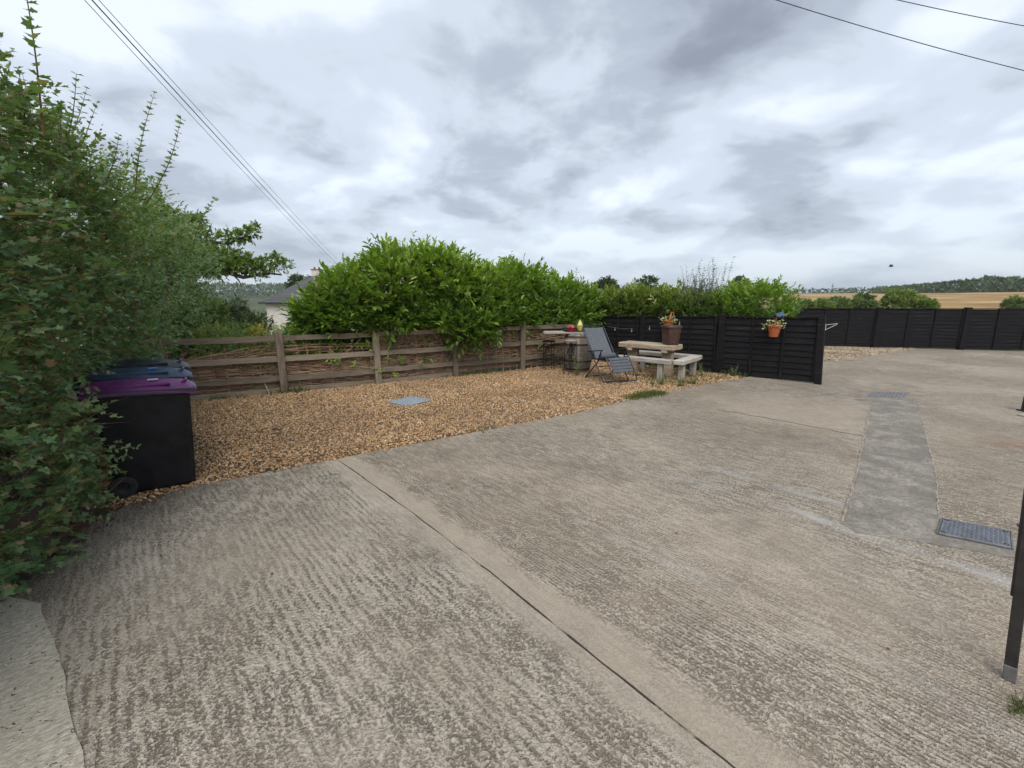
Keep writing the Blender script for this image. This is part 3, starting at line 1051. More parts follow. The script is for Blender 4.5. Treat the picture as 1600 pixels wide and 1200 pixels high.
# ================================================================== YARD OBJECTS
# ------------------------------------------------------------------ wheelie bins (local x = depth towards the front, y = width, z up)
def make_bin(lid_mat, label, loc, rz, tag_or_highlight=None, zs=.97):
    b = thing('wheelie_bin', label, 'wheelie bin', loc, rz, 'wheelie bins by the hedge')
    mb = MB()
    prof = []
    # tapered body with a stepped rim; front is +x
    lv = [(.0, -.22, .30, .225), (.03, -.235, .305, .235), (.5, -.30, .332, .262), (.90, -.345, .352, .283), (.905, -.36, .368, .292), (.955, -.365, .372, .294)]
    rings = []
    for (z, x0, x1, hw) in lv:
        c = .035
        pts = [(x0 + c, -hw), (x1 - c, -hw), (x1, -hw + c), (x1, hw - c), (x1 - c, hw), (x0 + c, hw), (x0, hw - c), (x0, -hw + c)]
        zz = [z + (.05 * (x1 - px) / (x1 - x0) if z > .8 else 0) + (.10 if (z == 0 and px < x0 + .05) else 0) for px, py in pts]
        rings.append([mb.bm.verts.new((px, py, q)) for (px, py), q in zip(pts, zz)])
    for A, B in zip(rings, rings[1:]):
        for k in range(8): mb.bm.faces.new((A[k], A[(k + 1) % 8], B[(k + 1) % 8], B[k]))
    mb.bm.faces.new(rings[0][::-1]); mb.bm.faces.new(rings[-1])
    b.scale = (1.0, .74, zs)
    mb.build('body', 'bin_black', b)
    # rim band under the lid
    mb = MB()
    mb.bar((-.36, -.302, .985), (.385, -.302, .938), .016, .055, .004)
    mb.bar((-.36, .302, .985), (.385, .302, .938), .016, .055, .004)
    mb.box((.392, 0, .935), (.03, .62, .05), None, .008)
    mb.build('rim', 'bin_rim', b)
    # domed lid
    mb = MB()
    nx, ny = 12, 8
    hi, lo = [], []
    for i in range(nx + 1):
        u = i / nx
        x = -.40 + .81 * u
        zc = 1.012 - .048 * u + .030 * math.sin(math.pi * min(1, u * 1.02)) ** .8
        ra, rb = [], []
        for j in range(ny + 1):
            v = -1 + 2 * j / ny
            e = 1 - v * v
            ee = 1 if 0 < i < nx else .55
            ra.append(mb.bm.verts.new((x, v * .312, zc - .045 + .085 * e * ee)))
            rb.append(mb.bm.verts.new((x, v * .314, zc - .062)))
        hi.append(ra); lo.append(rb)
    for i in range(nx):
        for j in range(ny):
            mb.bm.faces.new((hi[i][j], hi[i + 1][j], hi[i + 1][j + 1], hi[i][j + 1]))
            mb.bm.faces.new((lo[i][j], lo[i][j + 1], lo[i + 1][j + 1], lo[i + 1][j]))
        mb.bm.faces.new((hi[i][0], lo[i][0], lo[i + 1][0], hi[i + 1][0]))
        mb.bm.faces.new((hi[i][ny], hi[i + 1][ny], lo[i + 1][ny], lo[i][ny]))
    for j in range(ny):
        mb.bm.faces.new((hi[0][j], hi[0][j + 1], lo[0][j + 1], lo[0][j]))
        mb.bm.faces.new((hi[nx][j], lo[nx][j], lo[nx][j + 1], hi[nx][j + 1]))
    lid = mb.build('lid', lid_mat, b, smooth=True)
    mb = MB()
    for s in (-1, 1):
        mb.bar((-.25, s * .21, 1.022), (.22, s * .21, 1.012), .05, .022, .006)
    mb.build('lid_rib', lid_mat, lid, smooth=True)
    MB().tube([(.30, -.13, 1.005), (.335, -.13, 1.024), (.345, 0, 1.027), (.335, .13, 1.024), (.30, .13, 1.005)], .011, 6).build('lid_handle', lid_mat, lid, smooth=True)
    if tag_or_highlight:
        MB().box((.10, -.10, 1.052), (.075, .035, .003), Matrix.Rotation(R(14), 3, 'X')).build('tag_or_highlight', tag_or_highlight, lid)  # a tag on the blue lid, a painted highlight on the purple one
    MB().tube([(-.38, -.24, .99), (-.45, -.24, 1.0), (-.455, 0, 1.0), (-.45, .24, 1.0), (-.38, .24, .99)], .016, 8).build('handle_bar', 'bin_black', b, smooth=True)
    MB().tube([(-.215, -.30, .105), (-.215, .30, .105)], .013, 8).build('axle', 'hub', b)
    for s in (-1, 1):
        w_ = MB().lathe([(.055, -.026), (.092, -.026), (.10, -.016), (.10, .016), (.092, .026), (.055, .026)], 28, closed=False).build('wheel', 'tyre', b, True, (-.215, s * .275, .105), (math.pi / 2, 0, 0))
        MB().lathe([(.0001, -.010), (.03, -.018), (.036, -.008), (.056, -.014), (.056, .014), (.036, .008), (.03, .018), (.0001, .010)], 20).build('rim', 'hub', w_, True)
    return b


# depth axis runs back from the front edge along (-.83,-.55)
brz = math.atan2(.625, .78)
ca, sa = math.cos(brz), math.sin(brz)


def bin_at(fx, fy):      # fx, fy: the front lower corner nearest the camera
    lx, ly = .30, -.17
    return (fx - (lx * ca - ly * sa), fy - (lx * sa + ly * ca), 0.0)


make_bin('lid_purple', 'black wheelie bin with purple lid, nearest the concrete', bin_at(-3.06, 3.95), brz, 'highlight_pale')
make_bin('lid_blue', 'wheelie bin with blue lid, between the purple and black lids', bin_at(-3.37, 4.34), brz, 'sticker_blue', 1.01)
make_bin('lid_black', 'wheelie bin with dark grey lid, farthest behind the others', bin_at(-3.68, 4.73), brz + .03, None, 1.04)

# ------------------------------------------------------------------ pale pillar and odds behind the bins
pl = thing('stone_pillar', 'small pale stone pillar half hidden by the hedge behind the bins', 'pillar', (-5.6, 6.38, 0), .4)
MB().box((0, 0, .49), (.15, .15, 1.0), None, .012).build('shaft', 'pale_stone', pl)
MB().box((0, 0, 1.01), (.19, .19, .04), None, .012).build('cap', 'pale_stone', pl)
MB().box((0, 0, .06), (.28, .28, .12), None, .012).build('base', 'pale_stone', pl)
wb = thing('blue_green_bottle', 'teal and pale green bottle standing beside the stone pillar', 'bottle', (-5.36, 6.5, .0), 0)
MB().lathe([(.04, .55), (.045, .58), (.045, .93), (.03, .99), (.018, 1.01), (.018, 1.04)], 14).build('bottle_body', 'teal', wb, True)
MB().lathe([(.046, .70), (.047, .71), (.047, .84), (.046, .85)], 14).build('bottle_label', 'leaf_pale', wb, True)
MB().box((0, 0, .275), (.2, .2, .55), None, .01).build('stand_block', 'pale_stone', wb)

# ------------------------------------------------------------------ inspection covers
def cover(name, label, poly, z, th, m, studs, rows, hole=True, edge=None):
    c = np.mean(np.array(poly), 0)
    o = thing(name, label, 'drain cover', (c[0], c[1], 0), 0)
    loc = [(x - c[0], y - c[1]) for x, y in poly]
    mb = MB(); mb.prism(loc, z - th, z)
    bmesh.ops.bevel(mb.bm, geom=[e for e in mb.bm.edges if all(abs(v.co.z - z) < 1e-5 for v in e.verts)], offset=.004, segments=1, affect='EDGES')
    mb.build('plate', m, o)
    if hole:
        fr_ = MB()
        for p_, q_ in zip(loc, loc[1:] + loc[:1]):
            k_ = 1 + .009 / (Vector(p_).length)
            fr_.bar((p_[0] * k_, p_[1] * k_, z - .007), (q_[0] * k_, q_[1] * k_, z - .007), .009, .009)
        fr_.build('frame', 'cover_frame', o)
    A, B, C, D = [Vector((x, y)) for x, y in loc]
    mb = MB()
    for i in range(studs):
        for j in range(rows):
            u, v = (i + .9) / (studs + .8), (j + .9) / (rows + .8)
            q = A.lerp(B, u).lerp(D.lerp(C, u), v)
            an = math.radians(45 if (i + j) % 2 else -45) + math.atan2((B - A).y, (B - A).x)
            mb.box((q.x, q.y, z + .002), ((B - A).length / studs * .62, .009, .006), Matrix.Rotation(an, 3, 'Z'))
    tag(mb.build('tread_pattern', m, o), kind='stuff')
    if hole:
        for u in (.06, .94):
            for v in (.10, .90):
                q = A.lerp(B, u).lerp(D.lerp(C, u), v)
                MB().lathe([(.014, 0), (.014, .0035)], 10, (q.x, q.y, z)).build('bolt', 'dark_hole', o)
    return o


cover('inspection_cover', 'square pale blue grey inspection cover set in the brown gravel', MAN, .012, .04, 'manhole_grey', 9, 9)
cover('drain_cover', 'blue grey chequered drain cover on the concrete by the dark post', [(3.206, 2.99), (3.53, 2.795), (3.77, 3.017), (3.454, 3.211)], .020, .016, 'drain_blue', 14, 10)
cover('access_cover', 'dark worn metal cover at the far end of the trench patch', [(6.32, 7.60), (6.98, 7.52), (7.47, 8.0), (6.80, 8.07)], .006, .006, 'cover_worn', 10, 8, False)

# ------------------------------------------------------------------ leg of something folded at the right edge
dp = thing('dark_post', 'dark slim upright with grey metal foot at right edge of concrete', 'post', (2.325, 1.735, 0), 0)
FC = (.79, .61, 0)
MB().bar((0, 0, .07), (.010, .135, 1.5), .042, .034, .003, FC).build('upright', 'post_dark', dp)
MB().bar((0, -.0086, .0), (0, 0, .072), .044, .037, .003, FC).build('foot', 'post_foot', dp)
MB().bar((-.0125, .0495, .40), (-.0045, .1535, 1.5), .012, .018, .002, FC).build('side_rail', 'post_dark', dp)
MB().bar((.004, .09, .72), (.02, .115, .72), .012, .012).build('link', 'post_foot', dp)

do = thing('dark_planter_leg', 'dark upright leg cut off by the right edge of the photograph', 'post', (8.08, 6.62, 0), 0)
MB().box((0, 0, .26), (.10, .10, .52), None, .01).build('upright', 'post_dark', do)
MB().box((0, 0, .012), (.16, .16, .024), None, .004).build('foot', 'post_dark', do)
bo = thing('offcut_board', 'thin weathered board lying on the concrete at right edge', 'board', (8.05, 6.42, .012), R(12))
MB().box((0, 0, 0), (.80, .09, .022), None, .004).build('plank', 'plank_grey', bo)

# ------------------------------------------------------------------ sleeper table with benches round it
E1, E2 = Vector((.75, -.66, 0)).normalized(), Vector((.66, .75, 0)).normalized()
C0 = Vector((3.35, 9.10, 0))
trz = math.atan2(E1.y, E1.x)


def sleeper(root, name, x, y, z, L, W, H, m='sleeper', turn=0.0, bev=.014):
    """local frame: x along E1, y along E2 from C0"""
    o = MB().box((0, 0, 0), (L, W, H), None, bev).build(name, m, root, loc=(x, y, z), rot=(0, 0, turn))
    return o


tb = thing('sleeper_table', 'chunky table of pale timber sleepers near the black fence', 'table', C0, trz)
for k, yy in enumerate((.50, .755)):
    sleeper(tb, 'top_sleeper', -.77 + (.02 if k else 0), yy, .665, 1.32, .25, .115)
for xx in (-1.16, -.32):
    sleeper(tb, 'cross_beam', xx, .63, .575, .14, .52, .065)
    sleeper(tb, 'pedestal', xx, .63, .27, .24, .15, .545)
for nm, lb, (x, y, L, tn), legs in (
        ('front_bench', 'long sleeper bench on the near side of the sleeper table', (-.66, .11, 1.30, 0), (-.50, .40)),
        ('end_bench', 'short sleeper bench across the right end of the table', (.11, .66, 1.10, math.pi / 2), (-.30, .40)),
        ('back_bench', 'long sleeper bench between the table and black fence', (-.60, 1.28, 1.60, 0), (-.60, .62))):
    bn = thing('sleeper_bench', lb, 'bench', C0, trz, 'sleeper benches round the table')
    sleeper(bn, 'seat', x, y, .40, L - .008, .22, .10, 'sleeper_grey', tn)
    for s in legs:
        if tn: sleeper(bn, 'leg', x, y + s, .172, .13, .11, .352, 'sleeper_grey')
        else: sleeper(bn, 'leg', x + s, y, .172, .11, .13, .352, 'sleeper_grey')

# brown caddy standing on the table
cd_ = C0 + E1 * -.27 + E2 * .60
cb = thing('brown_compost_caddy', 'brown plastic caddy with lid standing on the sleeper table', 'bin', (cd_.x, cd_.y, .7235), .25)
def rsq(mb, levels, seg=24):
    rings = []
    for (r, z) in levels:
        ring = []
        for k in range(seg):
            a_ = 2 * math.pi * k / seg
            c_, s_ = math.cos(a_), math.sin(a_)
            q_ = (abs(c_) ** 4.5 + abs(s_) ** 4.5) ** (-1 / 4.5)
            ring.append(mb.bm.verts.new((r * q_ * c_, r * q_ * s_, z)))
        rings.append(ring)
    for A, B in zip(rings, rings[1:]):
        for k in range(seg): mb.bm.faces.new((A[k], A[(k + 1) % seg], B[(k + 1) % seg], B[k]))
    mb.bm.faces.new(rings[0][::-1]); mb.bm.faces.new(rings[-1])
    return mb


rsq(MB(), [(.135, 0), (.142, .01), (.175, .36), (.178, .38)]).build('body', 'brown_plastic', cb, True)
rsq(MB(), [(.178, .374), (.192, .374), (.195, .405), (.185, .425), (.06, .435)]).build('lid', 'brown_lid', cb, True)
MB().lathe([(.012, 0), (.012, .03)], 10).build('tap', 'post_foot', cb, loc=(-.03, -.140, .07), rot=(math.pi / 2, 0, 0))
MB().tube([(.172, -.02, .34), (.215, -.02, .32), (.205, -.02, .12), (.150, -.02, .08)], .008, 6).build('side_handle', 'brown_lid', cb, smooth=True)


# ------------------------------------------------------------------ reclining garden chair (local y forward, x sideways)
def recliner(loc, rz):
    c = thing('reclining_chair', 'grey fabric reclining garden chair with dark tube frame on gravel', 'chair', loc, rz)
    W = .30
    tr_ = .013
    top, hip, knee, foot = (-.56, 1.10), (-.10, .47), (.33, .53), (.62, .17)

    def P3(x, yz): return (x, yz[0], yz[1])
    # side frames and outer hoop of back and foot rest
    MB().tube([P3(-W, hip), P3(-W, (-.40, .87)), P3(-W + .01, top), P3(-W + .05, (top[0] - .02, top[1] + .04)), P3(W - .05, (top[0] - .02, top[1] + .04)), P3(W - .01, top), P3(W, (-.40, .87)), P3(W, hip)], tr_, 8).build('back_frame', 'chair_tube', c, True)
    for s in (-1, 1):
        MB().tube([P3(s * W, hip), P3(s * W, (.1, .46)), P3(s * W, knee)], tr_, 8).build('seat_rail', 'chair_tube', c, True)
    MB().tube([P3(-W, knee), P3(-W, (.55, .22)), P3(-W + .03, (.66, .09)), P3(-W + .09, (.70, .07)), P3(W - .09, (.70, .07)), P3(W - .03, (.66, .09)), P3(W, (.55, .22)), P3(W, knee)], tr_, 8).build('foot_frame', 'chair_tube', c, True)

    # fabric slings
    def sling(name, a, b, sag, w0, w1, n=8, m='chair_cloth', th=.008):
        mb = MB()
        A, B = Vector((a[0], a[1])), Vector((b[0], b[1]))
        dr = (B - A).normalized(); nr = Vector((-dr.y, dr.x))
        f_, k_ = [], []
        for i in range(n + 1):
            u = i / n
            q = A.lerp(B, u) - nr * (sag * math.sin(math.pi * u))
            ww = w0 + (w1 - w0) * u
            ra, rb = [], []
            for j in range(7):
                v = -1 + j / 3
                g = -sag * .8 * (1 - v * v)
                r0 = q + nr * g
                ra.append(mb.bm.verts.new((v * ww, r0.x, r0.y)))
                r1 = r0 - nr * th
                rb.append(mb.bm.verts.new((v * ww, r1.x, r1.y)))
            f_.append(ra); k_.append(rb)
        for i in range(n):
            for j in range(6):
                mb.bm.faces.new((f_[i][j], f_[i + 1][j], f_[i + 1][j + 1], f_[i][j + 1]))
                mb.bm.faces.new((k_[i][j], k_[i][j + 1], k_[i + 1][j + 1], k_[i + 1][j]))
            mb.bm.faces.new((f_[i][0], k_[i][0], k_[i + 1][0], f_[i + 1][0]))
            mb.bm.faces.new((f_[i][6], f_[i + 1][6], k_[i + 1][6], k_[i][6]))
        for j in range(6):
            mb.bm.faces.new((f_[0][j], f_[0][j + 1], k_[0][j + 1], k_[0][j]))
            mb.bm.faces.new((f_[n][j], k_[n][j], k_[n][j + 1], f_[n][j + 1]))
        return mb.build(name, m, c, True)
    sling('back_sling', (-.545, 1.09), (-.09, .45), .012, W - .045, W - .04)
    sling('seat_sling', (-.06, .435), (.29, .50), .035, W - .05, W - .05)
    # ribbed foot rest: five padded bars
    for i in range(5):
        u = (i + .5) / 5
        y, z = .335 + (.56 - .335) * u, .515 + (.235 - .515) * u
        MB().box((0, 0, 0), (2 * W - .09, .066, .022), None, .008).build('foot_pad', 'chair_pad', c, True, (0, y, z), (R(-51), 0, 0))
    # lacing down both sides of the back
    mb = MB()
    for s in (-1, 1):
        for i in range(14):
            u = (i + .5) / 14
            mb.bar((s * (W - .047), -.545 + .45 * u, 1.09 - .63 * u), (s * (W - .006), -.545 + .45 * u - .004, 1.09 - .63 * u + .02), .005, .005)
    tag(mb.build('lacing', 'black_plastic', c), kind='stuff')
    # head rest roll lying in the seat
    MB().lathe([(.02, -.20), (.055, -.19), (.062, -.1), (.062, .1), (.055, .19), (.02, .20)], 12).build('pillow', 'chair_pad', c, True, (0, .0, .515), (0, math.pi / 2, 0))
    for s in (-1, 1):
        x = s * (W + .035)
        MB().bar((x, -.24, .60), (x, .24, .675), .055, .022, .008).build('arm_rest', 'black_plastic', c)
        MB().tube([(x, .22, .665), (x, .10, .40), (x, -.30, .03), (x, -.33, .014)], tr_, 8).build('rear_leg', 'chair_tube', c, True)
        MB().tube([(x, -.16, .61), (x, .02, .40), (x, .30, .03), (x, .33, .014)], tr_, 8).build('front_leg', 'chair_tube', c, True)
        MB().tube([(x, -.05, .62), (x - s * .03, -.06, .47)], .012, 8).build('lock_knob', 'black_plastic', c, True)
    for y in (-.33, .33):
        MB().tube([(-W - .035, y, .014), (-W + .03, y + (.05 if y > 0 else -.05), .013), (W - .03, y + (.05 if y > 0 else -.05), .013), (W + .035, y, .014)], tr_, 8).build('floor_tube', 'chair_tube', c, True)
    MB().tube([(-W - .03, .06, .30), (W + .03, .06, .30)], .009, 6).build('stretcher', 'chair_tube', c, True)
    return c


recliner((2.08, 9.42, 0), math.atan2(-.90, .44) - math.pi / 2)

# ------------------------------------------------------------------ barrel, bar top and stools
br_ = thing('oak_barrel', 'old grey oak barrel with rusty hoops under the bar top', 'barrel', (1.60, 10.55, 0))
BP = [(.285, 0), (.335, .22), (.355, .45), (.335, .68), (.285, .90)]


def brad(z): return float(np.interp(z, [q[1] for q in BP], [q[0] for q in BP]))


for k in range(18):
    a0 = 2 * math.pi * k / 18
    da = math.pi / 18 - .006
    mb = MB()
    rings = []
    for z in np.linspace(0, .90, 9):
        r = brad(z)
        rings.append([mb.bm.verts.new((rr_ * math.cos(an), rr_ * math.sin(an), z)) for rr_, an in ((r, a0 - da), (r + .002, a0), (r, a0 + da), (r - .025, a0 + da), (r - .025, a0 - da))])
    for A, B in zip(rings, rings[1:]):
        for j in range(5): mb.bm.faces.new((A[j], A[(j + 1) % 5], B[(j + 1) % 5], B[j]))
    mb.bm.faces.new(rings[0][::-1]); mb.bm.faces.new(rings[-1])
    mb.build('stave', 'barrel_wood', br_)
for z in (.07, .26, .66, .84):
    MB().lathe([(brad(z - .02) + .002, z - .022), (brad(z - .02) + .006, z - .02), (brad(z + .02) + .006, z + .02), (brad(z + .02) + .002, z + .022)], 36, closed=False).build('hoop', 'rust_hoop', br_, True)
MB().lathe([(.001, .86), (.255, .86), (.255, .88), (.001, .88)], 24).build('head', 'barrel_wood', br_)

bt = thing('plank_bar_top', 'rough grey plank bar top resting on the barrel', 'table top', (1.42, 10.62, .905), .10)
for k in range(3):
    MB().box((0, 0, 0), (1.22 + random.uniform(-.1, .1), .15, .045), None, .008).build('plank', 'plank_grey', bt, loc=(random.uniform(-.04, .04) + (-.06 if k == 0 else 0), -.16 + .155 * k, .024), rot=(0, 0, random.uniform(-.01, .01)))
MB().box((0.1, -.05, -.004), (.35, .42, .012), None, .003).build('batten', 'plank_grey', bt)
ty = thing('dark_tray', 'flat dark tray on the plank bar top', 'tray', (1.62, 10.58, .955), .1)
MB().box((0, 0, .006), (.72, .30, .012), None, .004).build('tray_base', 'iron_black', ty)
for s in (-1, 1): MB().box((0, s * .145, .018), (.72, .014, .014), None, .003).build('tray_lip', 'iron_black', ty)
tbk = thing('pink_tub', 'bright pink tub of orange snacks on the dark tray', 'tub', (1.42, 10.56, .968))
MB().lathe([(.07, 0), (.095, .075), (.098, .078)], 18).build('tub', 'pink', tbk, True)
for k in range(26):
    a, r = random.uniform(0, 6.3), random.uniform(0, .07)
    MB().box((0, 0, 0), (.06, .018, .018), None, .003).build('snack', 'orange_snack', tbk, loc=(r * math.cos(a), r * math.sin(a), .08 + random.uniform(0, .035)), rot=(random.uniform(-.6, .6), random.uniform(-.6, .6), random.uniform(0, 3)))
ic = thing('ice_cream_ornament', 'pale yellow swirled ice cream ornament on the dark tray', 'ornament', (1.635, 10.56, .968))
MB().lathe([(.045, 0), (.05, .01), (.062, .07), (.066, .10), (.052, .105)], 18).build('cup', 'cone_yellow', ic, True)
mb = MB()
pts, rs = [], []
for i in range(64):
    u = i / 63
    a = u * 2 * math.pi * 4.0
    r = .040 * (1 - u) ** .9
    pts.append((r * math.cos(a), r * math.sin(a), .115 + .155 * u)); rs.append(.030 * (1 - u) + .006)
mb.tube(pts, rs, 8)
mb.build('swirl', 'icecream', ic, True)


def stool(label, loc, rz, h, seat_mat, hw=.15):
    s = thing('bar_stool', label, 'stool', loc, rz, 'iron stools at the barrel bar')
    MB().lathe([(.001, h - .03), (hw + .01, h - .03), (hw + .015, h - .02), (hw + .015, h - .005), (hw + .005, h), (.001, h)], 22).build('seat', seat_mat, s, True)
    for i in range(4):
        a = math.pi / 4 + i * math.pi / 2
        x, y = hw * math.cos(a), hw * math.sin(a)
        MB().tube([(x, y, h - .03), (x * 1.1, y * 1.1, .02), (x * 1.15, y * 1.15, 0.0)], .008, 6).build('leg', 'iron_black', s, True)
    for z in (.20, .34):
        MB().tube([(1.08 * hw * math.cos(k * math.pi / 6), 1.08 * hw * math.sin(k * math.pi / 6), z) for k in range(12)], .008, 6, closed=True).build('ring', 'iron_black', s, True)
    for i in range(4):
        a, b = math.pi / 4 + i * math.pi / 2, math.pi / 4 + (i + 1) * math.pi / 2
        for (p, q) in ((a, b), (b, a)):
            A = Vector((hw * math.cos(p), hw * math.sin(p), h - .05)); B = Vector((1.08 * hw * math.cos(q), 1.08 * hw * math.sin(q), .34))
            m_ = A.lerp(B, .5); m_.x *= .72; m_.y *= .72
            MB().tube([A, A.lerp(m_, .5) * 1.0, m_, m_.lerp(B, .5), B], .005, 5).build('scroll', 'iron_black', s, True)
    return s


stool('black wrought iron stool standing against the wattle left of the barrel', (.90, 10.62, 0), .2, .73, 'iron_black', .14)
stool('iron stool with pale round wooden seat in front of the barrel', (1.36, 10.08, 0), .5, .79, 'plank_grey', .13)


# ------------------------------------------------------------------ flower pots hung on the black fence
def on_fence(s, off, z):
    """s metres from the end post along the fence, off metres towards the yard"""
    a, b = Vector((*F1[0], 0)), Vector((*F1[-1], 0))
    d_ = (b - a).normalized()
    n_ = Vector((-d_.y, d_.x, 0))
    if n_.y > 0: n_ = -n_
    q = a + d_ * s + n_ * off
    return (q.x, q.y, z)


fz = math.atan2(F1[0][1] - F1[-1][1], F1[0][0] - F1[-1][0])


def pot(label, loc, rz, sc=1.0, plants=1.0, seed=1):
    rg = np.random.default_rng(seed)
    q = thing('hanging_flower_pot', label, 'flower pot', loc, rz, 'pots hung on the black fence')
    MB().lathe([(.07, -.23), (.085, -.232), (.088, -.215), (.118, -.03), (.135, -.025), (.14, .0), (.125, .004), (.118, -.02), (.03, -.03)], 22).build('pot', 'terracotta', q, True)
    MB().lathe([(.115, -.035), (.02, -.012)], 18).build('compost', 'soil', q)
    MB().tube([(-.02, .11, -.02), (-.02, .125, .10), (0, .16, .20), (.03, .21, .20), (.03, .22, .12)], .02, 8).build('hanger', 'terracotta', q, True)
    for nm, mm, n, sz, hi in (('leaves', 'leaf_pale', int(60 * plants), .055, .10), ('flowers', 'petal_white', int(46 * plants), .045, .13)):
        a = rg.uniform(0, 6.283, n); r = rg.uniform(.02, .17, n)
        Pp = np.stack([r * np.cos(a) * 1.25, r * np.sin(a) * .8, rg.uniform(-.03, hi, n) - (r > .12) * .04], -1)
        Dd = np.stack([np.cos(a), np.sin(a) * .6 - .3, rg.uniform(-.2, .9, n)], -1)
        V, F = leaves_np(Pp, Dd, rg.normal(size=(n, 3)) + np.array([0, -.6, 1]), sz * rg.uniform(.7, 1.2, n), 'simple')
        tag(meshobj(nm, np_mesh(nm, V, F, mm, np.zeros(len(V))), q), kind='stuff')
    return q


pot('terracotta pot of white flowers hung on the fence under the solar lamp', on_fence(.86, .20, 1.17), fz, 1.0, 1.0, 3)
pot('terracotta pot of white flowers on the fence behind the brown caddy', on_fence(3.18, .20, 1.19), fz, 1.0, 1.1, 5)
so = thing('solar_lamp', 'small solar lamp with blue grey panel on top of the fence', 'lamp', on_fence(.80, .10, 1.335), fz)
MB().box((0, 0, 0), (.15, .15, .014), Matrix.Rotation(R(32), 3, 'X') @ Matrix.Rotation(R(38), 3, 'Z'), .003).build('solar_panel', 'solar', so, loc=(0, 0, .07))
MB().box((0, .02, .02), (.09, .07, .08), None, .006).build('lamp_body', 'black_plastic', so)
MB().box((0, .04, -.10), (.03, .02, .20), None, .003).build('bracket', 'black_plastic', so)
LB = ['farthest left', 'second from left', 'third from left', 'rightmost']
for k, (s, z) in enumerate(((4.72, .90), (4.22, .89), (3.72, .975), (2.95, 1.13))):
    q = thing('fence_hook_light', 'small pale bulb hung on the black fence, ' + LB[k] + ' of four', 'light', on_fence(s, .075, z), fz, 'small bulbs on the black fence')
    MB().lathe([(.001, -.045), (.013, -.037), (.017, -.02), (.012, .008), (.008, .018)], 10).build('bulb', 'glass_bulb', q, True)
    MB().lathe([(.013, .018), (.013, .05), (.004, .06)], 8).build('socket', 'post_foot', q, True)
wr = thing('light_wire', 'thin sagging wire strung between two bulbs on the fence', 'wire')
a, b = Vector(on_fence(4.95, .075, .97)), Vector(on_fence(4.18, .075, .96))
MB().tube([a.lerp(b, i / 8) - Vector((0, 0, .03 * math.sin(math.pi * i / 8))) for i in range(9)], .004, 5).build('wire_strand', 'post_foot', wr)
ar = thing('washing_line_arm', 'white folding washing line arm behind the fence end', 'bracket', (6.62, 9.15, 0))
MB().bar((-.10, -.05, 1.20), (.23, .08, 1.22), .007, .007).build('arm', 'white_plastic', ar)
MB().bar((-.10, -.05, 1.10), (.22, .07, 1.205), .006, .006).build('stay', 'white_plastic', ar)
MB().box((-.115, -.056, 1.15), (.02, .02, .13), None, .003).build('bracket_plate', 'white_plastic', ar)


# ================================================================== VEGETATION
# ------------------------------------------------------------------ the big hedge on the left
hg = thing('mixed_hedge', 'tall overgrown field maple and hawthorn hedge at left edge', 'hedge', (0, 0, 0))


def hface(y): return -3.02 - (y - 2.3) * .47


lobes = []
rg = np.random.default_rng(5)
for y in np.arange(.6, 9.6, .62):
    for z in (.35, .95, 1.55, 2.15, 2.62, 2.95):
        r = rg.uniform(.55, .78)
        back = .10 - (.12 if 1.4 < z < 2.5 else 0) + (.18 if z > 2.8 else 0)
        if 3.55 < y < 5.7 and z < 1.2: back += .40
        if y >= 5.0 and z < 2.0: back += .80 if z < 1.3 else .45
        lobes.append((hface(y) - r * .85 - back + rg.uniform(-.12, .12), y + rg.uniform(-.15, .15), z + rg.uniform(-.12, .12), r, r, r * .9))
    lobes.append((hface(y) - 1.6, y, 2.75, .9, .8, .75))
    lobes.append((hface(y) - 1.9, y, 1.2, .9, .8, 1.2))
# skirt that reaches out over the concrete and in front of the bins
for c in ((-3.35, 2.45, .20, .30, .35, .22), (-3.45, 2.9, .18, .28, .35, .2), (-3.35, 2.1, .25, .35, .3, .25), (-3.62, 2.15, .30, .55, .5, .34), (-3.68, 2.9, .34, .50, .45, .40), (-3.74, 3.1, .85, .50, .42, .45), (-3.82, 3.22, .45, .42, .30, .40),
          (-3.66, 2.7, 1.25, .5, .5, .45), (-3.75, 3.0, 1.7, .5, .5, .5), (-3.86, 3.3, 1.15, .36, .3, .35), (-3.55, 2.0, .9, .5, .5, .5), (-4.1, 3.6, 1.9, .6, .6, .6)):
    lobes.append(c)


def in_bins(P):
    bad = np.zeros(len(P), bool)
    for (fx, fy) in ((-3.06, 3.95), (-3.37, 4.34), (-3.68, 4.73)):
        bx, by, _ = bin_at(fx, fy)
        u = (P[:, 0] - bx) * ca + (P[:, 1] - by) * sa
        v = -(P[:, 0] - bx) * sa + (P[:, 1] - by) * ca
        bad |= (u > -.47) & (u < .44) & (np.abs(v) < .36) & (P[:, 2] < 1.12)
    bad |= (P[:, 0] > -3.42) & (P[:, 1] > 3.3) & (P[:, 1] < 5.2) & (P[:, 2] < 1.1)
    return bad


near = [l for l in lobes if l[1] < 4.9]
far = [l for l in lobes if l[1] >= 4.3]
foliage(hg, near, 9300, 10, .27, .068, 'lobed', 'leaf_hedge', 1.0, .25, .5, lambda p: .55 * np.clip((p[:, 2] - 2.0) / 1.4, 0, 1) * RNG.uniform(0, 1, len(p)), (.0035, 'twig_red'), in_bins, inner=.55)
foliage(hg, far, 7000, 10, .30, .078, 'simple', 'leaf_hedge', 1.0, .4, .5, lambda p: .5 * np.clip((p[:, 2] - 1.9) / 1.4, 0, 1) * RNG.uniform(0, 1, len(p)), None, in_bins, inner=.55)


